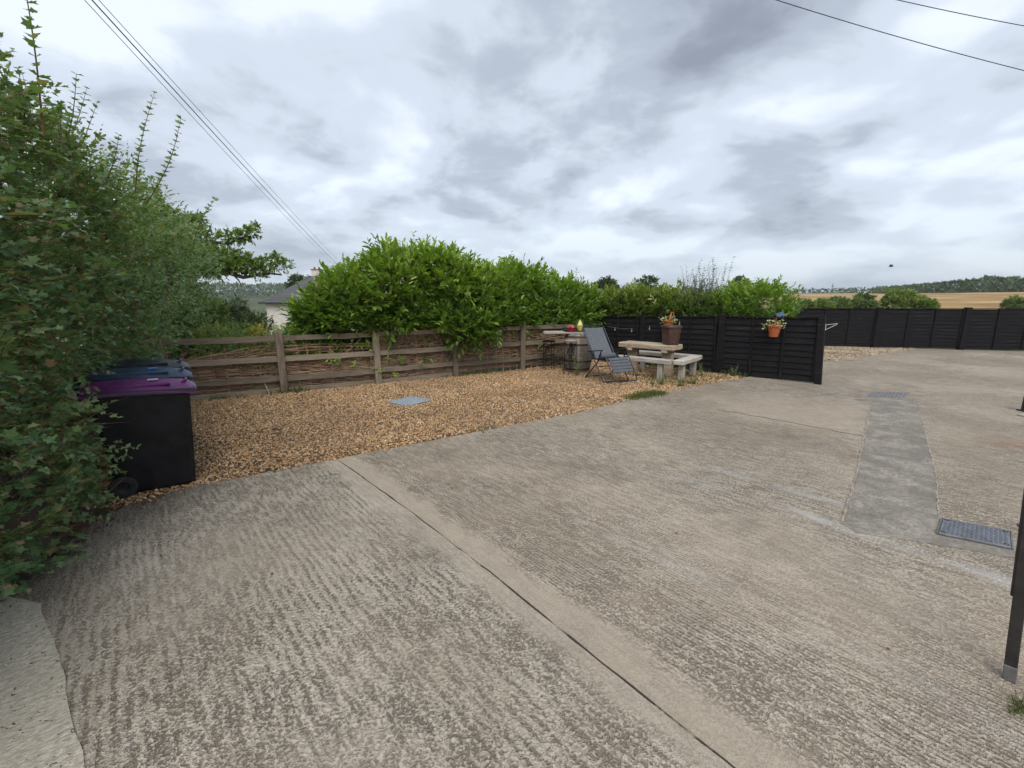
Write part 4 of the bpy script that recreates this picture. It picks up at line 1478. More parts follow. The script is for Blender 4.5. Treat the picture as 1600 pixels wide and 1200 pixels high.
def shoot(root, base, tip, nleaf, size, kind='lobed', m='leaf_hedge', r=.007, name='shoot', twigm='twig_red', seed=0, pair=True):
    """a long upright shoot with leaves in pairs"""
    rg = np.random.default_rng(seed)
    b, t_ = np.array(base, float), np.array(tip, float)
    bow = unit(rg.normal(size=3)) * .05 * np.linalg.norm(t_ - b)
    u = np.linspace(0, 1, 9)[:, None]
    line = b + (t_ - b) * u + bow * np.sin(u * math.pi)
    so_ = MB().tube([Vector(q) for q in line], [r * (1.1 - .85 * k / 8) for k in range(9)], 5).build(name, twigm, root, smooth=True)
    uu = np.repeat(np.linspace(.12, .99, nleaf), 2) if pair else np.sort(rg.uniform(.1, 1, nleaf * 2))
    Pp = np.stack([np.interp(uu, u[:, 0], line[:, k]) for k in range(3)], -1)
    ax = unit(t_ - b)
    s0 = unit(np.cross(ax, [.4, .9, .1]))
    s1 = np.cross(ax, s0)
    rot = np.repeat(np.arange(nleaf) * 1.2, 2) + np.tile([0, math.pi], nleaf)
    out = s0 * np.cos(rot)[:, None] + s1 * np.sin(rot)[:, None]
    Dd = out * 1.0 + ax * .5 + rg.normal(size=out.shape) * .2
    Nn = ax[None] * .5 + np.array([.15, -.35, .8]) + rg.normal(size=out.shape) * .3
    V, F = leaves_np(Pp, Dd, Nn, size * rg.uniform(.6, 1.15, len(Pp)) * (1.1 - .5 * uu), kind)
    lf = tag(meshobj('shoot_leaves', np_mesh('shoot_leaves', V, F, m, np.full(len(V), rg.uniform(.1, .5))), so_), kind='stuff')
    return so_


# tall maple shoots that stand above the hedge top
SH = [((-3.55, 3.6, 2.75), (-3.50, 3.62, 4.15), 15), ((-4.05, 4.2, 2.75), (-3.80, 4.25, 3.62), 11), ((-4.55, 5.6, 2.75), (-4.15, 5.62, 4.05), 15), ((-4.50, 5.7, 2.7), (-3.98, 5.75, 3.82), 14),
      ((-4.3, 4.4, 2.75), (-4.15, 4.42, 3.45), 9), ((-4.3, 4.9, 2.7), (-4.05, 4.9, 3.35), 8), ((-5.2, 7.4, 2.4), (-4.75, 7.4, 3.25), 8), ((-3.9, 3.5, 2.7), (-4.0, 3.4, 3.55), 9), ((-3.75, 3.3, 2.9), (-3.8, 3.3, 3.7), 9),
      ((-4.1, 3.45, 2.8), (-4.2, 3.4, 3.85), 10), ((-4.0, 3.9, 2.9), (-3.95, 3.9, 3.5), 8), ((-4.35, 3.6, 3.0), (-4.42, 3.55, 4.0), 11)]
for k, (b0, t0, n) in enumerate(SH): shoot(hg, np.add(b0, (0, 0, .2)), np.add(t0, (0, 0, .05)), n + 4, .095, seed=20 + k)
for k in range(46):
    y = random.uniform(2.2, 8.6)
    z = random.uniform(2.7, 3.25)
    b0 = (hface(y) - random.uniform(.2, 1.2), y, z)
    shoot(hg, b0, (b0[0] + random.uniform(-.1, .4), y + random.uniform(-.2, .2), z + random.uniform(.35, .75)), 9, .08, seed=60 + k, r=.005)
# low side shoots that hang out in front of the bins and over the concrete
for k, (b0, t0, n, sz) in enumerate([((-3.45, 3.12, .62), (-2.93, 3.25, .60), 13, .050), ((-3.45, 3.15, .52), (-2.98, 3.22, .53), 12, .048), ((-3.50, 3.12, .85), (-3.16, 3.28, .93), 8, .05), ((-3.48, 3.10, .74), (-3.18, 3.22, .76), 8, .05),
                                     ((-3.45, 3.08, .30), (-3.14, 3.25, .40), 6, .05), ((-3.45, 3.10, .22), (-3.12, 3.20, .20), 7, .05), ((-3.40, 3.0, .42), (-3.10, 3.14, .44), 7, .05), ((-3.42, 2.9, .18), (-3.10, 3.08, .10), 8, .05),
                                     ((-3.3, 2.5, .15), (-2.93, 2.55, .07), 8, .05), ((-3.3, 2.3, .12), (-2.88, 2.30, .05), 9, .048), ((-3.3, 2.2, .22), (-2.85, 2.22, .14), 9, .05), ((-3.45, 3.1, 1.0), (-3.22, 3.3, 1.06), 7, .05)]):
    shoot(hg, b0, t0, n, sz * 1.45, 'simple' if k < 2 else 'lobed', seed=140 + k, r=.004)
# stems inside
for k in range(16):
    y = .8 + k * .55
    x = hface(y) - .75
    limb(hg, jag((x, y, 0), (x + random.uniform(-.2, .3), y + random.uniform(-.3, .3), 2.6), 5, .12), .035, .012, 'bark', 'stem')
# the nearest leaves of the hedge, one by one
VL, FL_ = LEAF['lobed']
lm = [np_mesh('leaf', VL * s, FL_, 'leaf_hedge', np.full(len(VL), tt_)) for s, tt_ in ((.055, .1), (.06, .3), (.068, .2), (.062, .55))]
P, U = lobe_points([l for l in near if l[1] < 3.5], 2600, np.random.default_rng(9), .97)
k = (P[:, 0] > -3.75) & (P[:, 1] > 2.0) & (U[:, 0] > .1) & ~in_bins(P) & (P[:, 2] > .06)
for P_, U_ in list(zip(P[k], U[k]))[:290]:
    dd = Vector(U_) * .5 + Vector((random.gauss(0, .5), random.gauss(0, .5), random.gauss(0, .35)))
    q = dd.to_track_quat('Y', 'Z')
    o = meshobj('leaf', random.choice(lm), hg, Vector(P_) + Vector(U_) * .05)
    o.rotation_euler = q.to_euler()
# dry fallen leaves under the hedge
n = 520
Pp = np.stack([RNG.uniform(-3.75, -2.95, n), RNG.uniform(2.1, 3.75, n), np.full(n, .012)], -1)
k = (Pp[:, 0] < np.interp(Pp[:, 1], [2.1, 2.9, 3.4, 3.8], [-2.98, -3.15, -3.22, -3.0]) + RNG.exponential(.04, n)) & ~((Pp[:, 1] > 3.55) & (Pp[:, 0] > -3.1))
Pp = Pp[k]; n = len(Pp)
a = RNG.uniform(0, 6.28, n)
V, F = leaves_np(Pp, np.stack([np.cos(a), np.sin(a), RNG.normal(0, .15, n)], -1), np.array([0, 0, 1.0]) + RNG.normal(0, .3, (n, 3)), RNG.uniform(.02, .05, n), 'simple')
V[:, 2] = np.maximum(V[:, 2], .010)
tag(meshobj('leaf_litter', np_mesh('leaf_litter', V, F, 'leaf_dead', np.zeros(len(V)))), 'dry brown leaf litter under the hedge edge', 'leaf litter', kind='stuff')
LT = [((-2.42, 2.72), 'dry brown leaf on the concrete nearest the hedge'), ((-1.55, 2.52), 'dry leaf on the ridged slab midway between hedge and joint'),
      ((-1.05, 1.62), 'reddish dry leaf on the ridged slab close to the bottom edge'), ((-1.9, 3.9), 'dry leaf just left of the top of the slab joint'),
      ((-.6, 3.9), 'upper of two dark crumbs right of the slab joint'), ((-.56, 3.80), 'lower of two dark crumbs right of the slab joint'),
      ((2.2, 3.3), 'dark leaf scrap between the white streaks and trench patch'), ((1.25, 3.0), 'dark leaf scrap in the middle of the right slab'),
      ((1.9, 1.9), 'dark leaf scrap left of the dark post'), ((1.1, 6.2), 'dark crumb on the concrete by the gravel edge'), ((4.9, 8.2), 'dark crumb on the concrete before the black fence')]
for k, ((x, y), lb) in enumerate(LT):
    me = np_mesh('fallen_leaf', LEAF['simple'][0] * np.array([.9, .6, 1.6]) * random.uniform(.028, .042), LEAF['simple'][1], 'leaf_dead', np.zeros(5))
    o = meshobj('fallen_leaf', me, None, (x, y, .009), (random.uniform(-.1, .1), random.uniform(-.1, .1), random.uniform(0, 6)))
    tag(o, lb, 'leaf', 'dry leaves on the concrete')
# heap of orange leaves on the hindmost bin
n = 60
Pp = np.stack([RNG.normal(-4.58, .12, n), RNG.normal(5.42, .05, n), RNG.uniform(.90, .97, n)], -1)
hp = thing('orange_leaf_sprig', 'sprig of orange autumn leaves just behind the dark grey bin lid', 'branch')
V, F = leaves_np(Pp, RNG.normal(size=(n, 3)), RNG.normal(size=(n, 3)) + np.array([0, 0, 1]), RNG.uniform(.04, .07, n), 'lobed')
tag(meshobj('leaves', np_mesh('leaves', V, F, 'leaf_dead', np.zeros(len(V))), hp), kind='stuff')
MB().tube([(-5.0, 5.9, .3), (-4.8, 5.6, .85), (-4.5, 5.40, .93)], [.012, .009, .004], 6).build('stem', 'twig_red', hp, True)


# ------------------------------------------------------------------ bushes
def bush(name, label, cat, lobes, n, nl, length, size, kind, m, group=None, tint=None, upw=.5, stems=4, rnd=.45, inner=.6, spread=.8, cull=.72, rej=None, twig=None, stem_r=.03, up=.35):
    c = np.mean(np.array(lobes)[:, :3], 0)
    z0 = float(ground_z(np.array([c[0]]), np.array([c[1]]))[0])
    o = thing(name, label, cat, (0, 0, 0), 0, group)
    foliage(o, lobes, n, nl, length, size, kind, m, 1.0, upw, rnd, tint, twig, rej, inner=inner, spread=spread, cull=cull, up=up)
    for k in range(stems):
        l = lobes[int(k * len(lobes) / stems)]
        limb(o, jag((c[0] + (l[0] - c[0]) * .75, c[1] + (l[1] - c[1]) * .75, z0), (l[0], l[1], l[2] + l[5] * .3), 4, .08), stem_r, stem_r * .35, 'bark', 'stem')
    return o


def ytint(z0, z1, amt):
    return lambda p: amt * np.clip((p[:, 2] - z0) / (z1 - z0), 0, 1) * RNG.uniform(.1, 1, len(p))


# big cherry laurel behind the middle of the oak fence; fence line is y = 9.82 + .62 (x + 1.29)
def fy(x): return np.interp(x, [q[0] for q in FENCE], [q[1] for q in FENCE])


LA = []
for (x, top, r) in ((-3.88, 1.5, .34), (-3.72, 1.8, .40), (-3.5, 2.1, .5), (-3.2, 2.3, .55), (-2.8, 2.45, .6), (-2.3, 2.65, .6), (-1.9, 2.8, .55), (-1.5, 2.6, .6), (-1.0, 2.4, .6), (-.5, 2.25, .55), (-.3, 2.1, .45)):
    y = float(fy(x)) + .62
    z = top - r
    while z > .95:
        q_ = r * rg.uniform(.72, 1.08)
        LA.append((x + rg.uniform(-.2, .2), y + rg.uniform(-.2, .2), z, q_, q_, q_))
        z -= r * .85
    LA.append((x, y - .12, 1.30, r, r * .9, .36))
for c in ((-1.35, fy(-1.35) - .05, 1.15, .45, .38, .30), (-.95, fy(-.95) - .15, 1.05, .45, .40, .33), (-.55, fy(-.55) - .08, 1.20, .45, .36, .33), (-1.15, fy(-1.15) - .10, .98, .28, .28, .20), (-.78, fy(-.78) + .1, 1.5, .5, .5, .4)):
    LA.append(tuple(float(q) for q in c))


def in_fence(P):
    d_ = P[:, 1] - fy(P[:, 0])
    return (np.abs(d_ * .85) < .09) & (P[:, 2] < 1.09)


lr = bush('cherry_laurel', 'large glossy cherry laurel bulging over the oak fence', 'shrub', LA, 4700, 9, .30, .20, 'long', 'leaf_laurel', 'laurels behind the fences', ytint(1.5, 2.9, .85), .75, 8, .45, .45, .75, rej=in_fence, twig=(.005, 'twig_red'))
for k in range(70):
    x = random.uniform(-3.95, -.2)
    y = float(fy(x)) + .62 + random.uniform(-.3, .3)
    tz = float(np.interp(x, [-4.6, -3.9, -2.6, -1.95, -.9, -.2], [1.3, 1.95, 2.5, 2.82, 2.4, 2.2]))
    hgt = random.choice((random.uniform(.05, .3), random.uniform(.2, .42)))
    shoot(lr, (x, y, tz - .25), (x + random.uniform(-.1, .1), y, tz + hgt - .05), 9, .17, 'long', 'leaf_laurel', .006, seed=300 + k, twigm='leaf_pale')
# shoots that come through the wattle
for k in range(15):
    x = random.choice([random.uniform(-3.6, -2.4), random.uniform(-3.0, -2.2), random.uniform(-4.2, .8)])
    y = float(fy(x))
    z = random.uniform(.15, .85)
    shoot(lr, (x, y + .2, z - .1), (x + random.uniform(-.1, .15), y - .13, z + random.uniform(0, .15)), 5, .11, 'long', 'leaf_laurel', .005, seed=400 + k)

LB_ = []
for (x, top, r) in ((-.05, 2.45, .55), (.25, 2.5, .5), (.6, 2.25, .55), (1.05, 2.15, .55), (1.5, 2.1, .55), (1.9, 1.95, .5)):
    y = float(np.interp(x, [-.1, 1.9], [11.15, 12.45])) + .2
    z = top - r
    while z > .9:
        LB_.append((x + rg.uniform(-.1, .1), y + rg.uniform(-.1, .12), z, r, r * .95, r)); z -= r * .9
    LB_.append((x, y - .2, 1.2, r, r * .9, .40))
l2 = bush('cherry_laurel', 'darker cherry laurel behind the barrel and bar stools', 'shrub', LB_, 2700, 9, .30, .185, 'long', 'leaf_laurel', 'laurels behind the fences', ytint(1.6, 2.4, .6), .6, 5, .4, .6, .7, rej=in_fence)
for k, (x, y, z, h) in enumerate(((-.02, 11.2, 2.3, .62), (.10, 11.25, 2.3, .5), (.25, 11.3, 2.3, .35), (.9, 11.9, 2.05, .25), (1.72, 12.3, 1.95, .65), (1.62, 12.3, 1.95, .4), (1.3, 12.1, 2.0, .3), (.5, 11.5, 2.15, .3))):
    shoot(l2, (x, y, z - .2), (x + random.uniform(-.06, .06), y, z + h - .05), 11, .15, 'long', 'leaf_laurel', .006, seed=500 + k)


# lower hedge behind the black fence, plant by plant
def behind(s, off):
    q = on_fence(s, -off, 0)
    return q[0], q[1]


def in_black(P):
    a_, b_ = np.array(F1[0]), np.array(F1[-1])
    d_ = (b_ - a_) / np.linalg.norm(b_ - a_)
    q_ = P[:, :2] - a_
    off = q_[:, 0] * d_[1] - q_[:, 1] * d_[0]       # positive behind the fence
    return (off < np.where(P[:, 2] < 1.42, .16, -.05))


SEG = [('cherry_laurel', 'low yellowish laurel next to the dark one, behind the black fence corner', 'leaf_laurel_lower', (6.0, 5.5, 4.95), 1.80, .46, 'long', .145),
       ('cherry_laurel', 'low laurel behind the black fence, above the white flower pot', 'leaf_laurel_lower', (4.45, 3.95, 3.45), 1.86, .46, 'long', .145),
       ('mixed_shrub', 'dull green shrub with thin grey shoots behind the black fence', 'leaf_fine', (3.0, 2.65, 2.35), 1.75, .42, 'simple', .085),
       ('bright_shrub', 'bright green rounded shrub at the right end of the hedge', 'leaf_laurel', (2.0, 1.65, 1.3), 1.92, .46, 'long', .12)]
for nm, lb, mm, ss, top, r, kd, sz in SEG:
    L_ = []
    for s in ss:
        for o_ in (.62, .95):
            x, y = behind(s, o_)
            z = top - r + rg.uniform(-.06, .06)
            while z > .6:
                L_.append((x + rg.uniform(-.08, .08), y + rg.uniform(-.08, .08), z, r, r, r)); z -= r * .95
    q = bush(nm, lb, 'shrub', L_, 1650, 9, .25, sz * 1.08, kd, mm, 'laurels behind the fences' if nm == 'cherry_laurel' else None, ytint(1.5, 2.0, .6), .7, 3, .4, rej=in_black)
    if nm == 'mixed_shrub':
        for k in range(44):
            s = random.uniform(2.25, 3.2)
            x, y = behind(s, random.uniform(.6, 1.0))
            h = random.uniform(.35, .65) if random.random() < .6 else random.uniform(.7, 1.0)
            shoot(q, (x, y, 1.6), (x + random.uniform(-.2, .25), y + random.uniform(-.1, .1), 1.75 + h), 16, .085, 'simple', 'leaf_grey', .005, seed=600 + k, twigm='plank_grey')
    if nm == 'bright_shrub':
        for k in range(16):
            x, y = behind(random.uniform(1.15, 2.1), random.uniform(.5, 1.0))
            shoot(q, (x, y, 1.8), (x + random.uniform(-.1, .1), y, 2.0 + random.uniform(.05, .2)), 6, .10, 'long', 'leaf_laurel', .005, seed=700 + k)

# garden growth behind the left end of the oak fence
def blob(cx, cy, z0, z1, rx, n, ry=None, rgs=None):
    g_ = rgs or rg
    ry = ry or rx
    out = []
    for k in range(n):
        u = k / max(1, n - 1)
        s = math.sqrt(max(.15, 1 - (2 * u - .8) ** 2 * .5))
        for j in range(3):
            a = g_.uniform(0, 6.28)
            rr_ = rx * g_.uniform(.38, .55)
            out.append((cx + math.cos(a) * rx * .55 * s, cy + math.sin(a) * ry * .55 * s, z0 + (z1 - z0 - rr_) * u + rr_ * .3, rr_, rr_, rr_ * .9))
    return out


bush('pale_willow_shrub', 'pale feathery willow shrub behind the hedge and end post', 'shrub', blob(-8.2, 10.2, .2, 3.0, 1.1, 4) + blob(-7.3, 9.6, .2, 1.5, .7, 3), 3700, 10, .34, .098, 'simple', 'leaf_fine', None, ytint(1, 3, .5), .5, 4)
bush('lime_green_shrub', 'small lime green shrub just above the first fence rail', 'shrub', blob(-6.45, 9.3, .0, .95, .45, 3), 600, 9, .25, .085, 'simple', 'leaf_pale', None, None, .6, 2)
bush('grassy_shrub', 'soft grey green shrub behind the oak rail left of the house', 'shrub', blob(-6.6, 10.8, -.2, .85, .9, 3) + blob(-5.6, 11.0, -.2, .72, .8, 3), 2600, 10, .26, .075, 'simple', 'leaf_fine', None, None, .9, 3)
bush('yellow_shrub', 'small golden yellow shrub on the left side of the big laurel', 'shrub', blob(-4.95, 10.1, .3, .95, .36, 2), 420, 9, .2, .06, 'simple', 'leaf_yellow', None, None, .6, 2)
bush('spotted_laurel', 'yellow leaved plant peeping over the rail below the house', 'shrub', blob(-5.8, 10.0, .4, 1.02, .22, 2), 170, 8, .18, .07, 'simple', 'leaf_yellow', None, None, .6, 2)
bush('low_green_plants', 'low leafy plants seen through the top rails by the end post', 'plants', blob(-5.4, 8.3, -.1, .95, .5, 2) + blob(-4.5, 8.9, -.1, .9, .5, 2), 800, 8, .26, .075, 'simple', 'leaf_fine', None, None, .6, 3)
bush('dark_cypress', 'small dark cone shaped conifer left of the pale house', 'conifer', [(-15.5, 25, -.4, .75, .75, 1.0), (-15.5, 25, .4, .6, .6, .8), (-15.5, 25, 1.0, .38, .38, .7)], 1500, 8, .3, .12, 'simple', 'leaf_dark', None, None, .8, 2)
bush('dark_bush', 'dark rounded bush under the oak branch', 'shrub', blob(-15.0, 21, -.5, 1.5, 1.4, 3), 2600, 8, .33, .17, 'simple', 'leaf_oak', None, None, .5, 3)
bush('dark_bush', 'dark green bush filling the gap left of the small conifer', 'shrub', blob(-14.6, 22.5, -.8, 1.25, 1.1, 3) + blob(-13.2, 22.5, -.9, .75, 1.0, 3), 1500, 8, .32, .16, 'simple', 'leaf_dark', None, None, .5, 3)
bush('meadow_shrub', 'mid green shrubs along the garden beyond the fence', 'shrub', blob(-13.5, 20, -.8, .2, 1.5, 2) + blob(-11.5, 19.5, -.8, .0, 1.4, 2) + blob(-9.8, 19, -.8, .0, 1.2, 2), 3000, 8, .3, .14, 'simple', 'leaf_fine', None, None, .6, 4)

# ------------------------------------------------------------------ oak with the long low limb
ok_ = thing('oak_tree', 'spreading oak reaching a long crooked limb over the garden', 'tree')
tz = float(ground_z(np.array([-14.6]), np.array([18.5]))[0])
limb(ok_, [(-14.6, 18.5, tz), (-14.5, 18.5, 1.2), (-14.3, 18.4, 2.6), (-14.4, 18.5, 3.8), (-14.7, 18.6, 4.6)], .34, .10, 'bark', 'trunk', 10)
LIMB1 = [(-14.3, 18.4, 2.2), (-13.2, 18.2, 2.75), (-12.2, 18.0, 2.85), (-11.4, 17.9, 2.75), (-10.75, 17.9, 2.55), (-10.3, 17.9, 2.62), (-9.7, 17.9, 2.72), (-9.2, 17.9, 2.65)]
LIMB2 = [(-14.3, 18.4, 3.4), (-13.1, 18.2, 3.9), (-12.1, 18.0, 3.95), (-11.3, 18.0, 3.85), (-10.6, 18.0, 4.1), (-10.2, 18.0, 4.35)]
limb(ok_, LIMB1, .13, .03, 'bark', 'limb', 7)
limb(ok_, LIMB2, .11, .02, 'bark', 'limb', 7)
limb(ok_, [(-11.2, 17.9, 2.72), (-10.95, 17.9, 2.45), (-10.85, 17.9, 2.2)], .04, .012, 'bark', 'branch')
limb(ok_, [(-10.75, 17.9, 2.55), (-10.35, 17.8, 2.85), (-9.9, 17.8, 3.05)], .04, .012, 'bark', 'branch')
for k in range(12):
    b0 = random.choice(LIMB1[1:6] + LIMB2[1:5])
    limb(ok_, jag(b0, (b0[0] + random.uniform(-.1, .6), b0[1] + random.uniform(-.6, .6), b0[2] + random.uniform(.3, .8)), 4, .08), .035, .008, 'bark', 'branch')
OL = [(-14.6, 18.4, 4.6, 1.1, 1.1, .8), (-13.9, 18.2, 4.3, .8, .9, .55), (-14.2, 18.2, 3.7, 1.2, 1.2, .8), (-13.2, 18.1, 4.15, .8, .8, .5), (-14.0, 18.0, 3.1, 1.1, 1.1, .6), (-15.5, 18.5, 3.6, 1.4, 1.4, 1.4), (-13.1, 18.0, 4.5, .4, .5, .3),
      (-12.4, 18.0, 3.35, .95, .8, .42), (-11.6, 18.0, 3.3, .8, .7, .36), (-12.9, 18.0, 3.0, .8, .8, .36), (-11.0, 17.9, 3.05, .6, .6, .30), (-10.4, 17.9, 3.0, .38, .4, .22), (-9.75, 17.9, 3.05, .30, .3, .24), (-9.3, 17.9, 3.12, .22, .25, .22), (-12.0, 18.0, 2.9, .7, .6, .22), (-10.1, 17.9, 2.75, .3, .3, .15),
      (-12.3, 18.0, 4.1, .45, .5, .28), (-11.5, 18.0, 3.98, .28, .3, .13), (-10.8, 18.0, 4.12, .36, .36, .17), (-10.4, 18.0, 4.25, .25, .25, .15), (-12.6, 18.0, 4.6, .4, .5, .3), (-10.15, 18.0, 4.38, .12, .12, .12), (-9.0, 17.9, 3.0, .16, .2, .2)]
foliage(ok_, OL, 5400, 8, .24, .165, 'simple', 'leaf_oak', 1.0, .4, .55, None, None, inner=.3, cull=.3)


# ------------------------------------------------------------------ far trees and bushes
def far_tree(name, label, x, y, h, rx, m, n=700, size=.35, z0=None, group='trees beyond the hedge', trunk=True, low=.18):
    z = float(ground_z(np.array([x]), np.array([y]))[0]) if z0 is None else z0
    o = thing(name, label, 'tree', (0, 0, 0), 0, group)
    L_ = []
    g_ = np.random.default_rng(int(abs(x * 13 + y * 7)) % 9999)
    for k in range(11):
        u = g_.uniform(low, .86)
        a = g_.uniform(0, 6.28)
        s = math.sin(math.pi * min(1, u * .9 + .12)) * rx * .62
        r = rx * g_.uniform(.30, .46)
        L_.append((x + math.cos(a) * s, y + math.sin(a) * s, z + h * u, r, r, r * .85))
    foliage(o, L_, int(n * 1.3), 6, size * 1.6, size * 1.38, 'simple', m, 1.0, .4, .5, ytint(z + h * .5, z + h, .4), inner=.5)
    if trunk:
        limb(o, jag((x, y, z - .2), (x, y, z + h * .8), 4, h * .03), h * .03, h * .008, 'bark', 'trunk')
        for k in range(4):
            l = L_[k]
            limb(o, [(x, y, z + h * .3), ((x + l[0]) / 2, (y + l[1]) / 2, l[2] - .2), l[:3]], h * .014, h * .004, 'bark', 'branch')
    return o


far_tree('conifer_tree', 'dark pointed tree right behind the house chimney', -24.2, 52, 6.9, 2.1, 'leaf_dark', 900, .32)
far_tree('far_ash_tree', 'leftmost of the three dark tree tops behind the low hedge', 10.9, 52, 4.1, 1.9, 'leaf_dark', 800, .28)
far_tree('far_ash_tree', 'middle one of the three dark tree tops, flat topped and widest', 15.6, 52, 4.0, 2.4, 'leaf_dark', 900, .28)
far_tree('far_ash_tree', 'rightmost dark tree top, peeping out behind the bright green shrub', 27.0, 52, 4.0, 1.7, 'leaf_dark', 700, .28)
for k, (lb, x, y, h, rx, m) in enumerate((
        ('pale loose hawthorn bush with bare twigs in front of the field', 41.3, 52, 2.0, 1.5, 'leaf_fine'),
        ('dense dark green rounded bush before the golden field', 45.3, 52, 2.2, 1.7, 'leaf_oak'),
        ('low dark spreading bush right of the rounded bush', 48.6, 52.5, 1.3, 1.5, 'leaf_oak'),
        ('low olive scrub left of the hawthorn by the field', 36.5, 50, 1.1, 1.5, 'leaf_fine'),
        ('small green scrub bush beside the far fence corner', 28.5, 44, 1.2, 1.4, 'leaf_fine'),
        ('sparse green sapling showing above the far black fence at right', 56.5, 50, 1.3, 1.2, 'leaf_fine'),
        ('lowest scrub tuft at the foot of the golden field', 31.8, 46, 1.0, 1.2, 'leaf_oak'))):
    far_tree('field_bush', lb, x, y, h, rx, m, 420 if k == 5 else 750, .24, None, 'bushes along the field edge', True, .12)
# far wood on the rise at the right and the wooded skyline: reads as one mass
def far_wood(name, label, pts, hmin, hmax, rx, m, size, per=70, rise=None):
    """a mass of crowns; each point is one tree with a domed crown of its own"""
    L_ = []
    g_ = np.random.default_rng(77)
    for (x, y) in pts:
        z = float(ground_z(np.array([x]), np.array([y]))[0])
        k = rise(math.atan2(x, y)) if rise else 1.0
        h = g_.uniform(hmin, hmax) * k
        r = rx * g_.uniform(.7, 1.25) * (.5 + .5 * k)
        L_.append((x, y, z + h * .45, r, r, h * .55))
        for q in range(3):
            a_ = g_.uniform(0, 6.28)
            L_.append((x + math.cos(a_) * r * .6, y + math.sin(a_) * r * .6, z + h * g_.uniform(.25, .6), r * .6, r * .6, h * .32))
    P, U = lobe_points(L_, len(pts) * per, g_, .86, .9)
    D = U + g_.normal(size=P.shape) * .6
    V, F = leaves_np(P, D, U + np.array([0, 0, .5]), size * g_.uniform(.6, 1.3, len(P)), 'simple')
    ct = np.sin(P[:, 0] * .21 + P[:, 1] * .13) * .25 + .25
    o = tag(meshobj(name, np_mesh(name, V, F, m, np.repeat(np.clip(ct + g_.uniform(-.15, .15, len(P)), 0, 1), 5))), label, 'wood', kind='stuff')
    return o


g_ = np.random.default_rng(3)
pts = []
for az in np.linspace(.70, 1.02, 64):
    for rr_ in (335, 350, 368):
        a_ = az + g_.normal() * .003
        pts.append((rr_ * math.sin(a_), rr_ * math.cos(a_)))
far_wood('distant_wood', 'dark green wood along the ridge above the golden field', pts, 3.8, 6.6, 5.5, 'leaf_wood_far', 1.8, 230, lambda a: .45 + .6 * min(1, max(0, (a - .70) / .12)))
pts = []
for az in np.linspace(.50, .74, 60):
    a_ = az + g_.normal() * .003
    rr_ = 620 - (az - .5) * 700
    pts.append((rr_ * math.sin(a_), rr_ * math.cos(a_)))
far_wood('distant_hedgerow', 'thin far hedgerow on the horizon left of the wood', pts, 2.2, 4.6, 3.6, 'leaf_wood_far', 1.8, 90)
pts = []
for az in np.linspace(-.72, -.30, 120):
    for rr_ in (600, 680, 760, 860):
        a_ = az + g_.normal() * .004
        pts.append((rr_ * math.sin(a_), rr_ * math.cos(a_)))
far_wood('distant_hillside_wood', 'hazy wooded hillside beyond the house at left', pts, 7, 14, 9, 'leaf_wood_far', 4.0, 60)


# ------------------------------------------------------------------ weeds and grass
def grass(name, label, pts, h, per, m='leaf_grass', cat='grass', kind='stuff', spread=.05):
    n = len(pts) * per
    P = np.repeat(np.array([(x, y, -.005) for x, y in pts]), per, 0)
    P[:, :2] += RNG.normal(0, spread, (n, 2))
    D = np.stack([RNG.normal(0, .55, n), RNG.normal(0, .55, n), np.full(n, 1.0)], -1)
    V, F = leaves_np(P, D, RNG.normal(size=(n, 3)), h * RNG.uniform(.5, 1.2, n), 'blade')
    o = tag(meshobj(name, np_mesh(name, V, F, m, np.repeat(RNG.uniform(0, .6, n), 5))), label, cat, kind=kind)
    return o


def seg_pts(a, b, n, sp):
    return [(a[0] + (b[0] - a[0]) * random.random() + random.gauss(0, sp), a[1] + (b[1] - a[1]) * random.random() + random.gauss(0, sp)) for _ in range(n)]


def along_pts(a, b, n, sp):
    out = []
    for _ in range(n):
        q = random.random()
        out.append((a[0] + (b[0] - a[0]) * q + random.gauss(0, sp), a[1] + (b[1] - a[1]) * q + random.gauss(0, sp)))
    return out


grass('grass_patch', 'low green grass mat on the gravel edge before the sleeper table', along_pts((2.12, 7.52), (2.80, 7.95), 130, .06), .085, 12)
grass('edge_weeds', 'small grass tufts along the gravel and concrete edge', along_pts((-.55, 5.55), (-.15, 5.83), 18, .04) + along_pts((1.2, 6.75), (2.0, 7.45), 14, .03), .05, 8)
grass('table_weeds', 'tangled weeds growing round the sleeper benches', along_pts((2.75, 8.75), (3.6, 9.05), 26, .16) + along_pts((3.6, 8.9), (4.6, 9.6), 26, .14) + along_pts((2.9, 9.5), (3.8, 10.0), 30, .2), .11, 7)
grass('fence_foot_weeds', 'weeds along the foot of the oak fence', along_pts((-4.6, 7.85), (-3.9, 8.2), 20, .04) + along_pts((-1.6, 9.6), (-.2, 10.4), 22, .05) + along_pts((-5.3, 7.45), (-4.9, 7.65), 10, .05), .12, 8)
grass('black_fence_weeds', 'weeds at the foot of the black panel fence', along_pts((3.6, 11.15), (5.3, 9.62), 40, .06), .14, 8)
grass('corner_weed', 'bright green grass tuft at the bottom right of the concrete', along_pts((2.17, 1.55), (2.24, 1.60), 10, .012), .055, 9, 'leaf_grass', spread=.02)
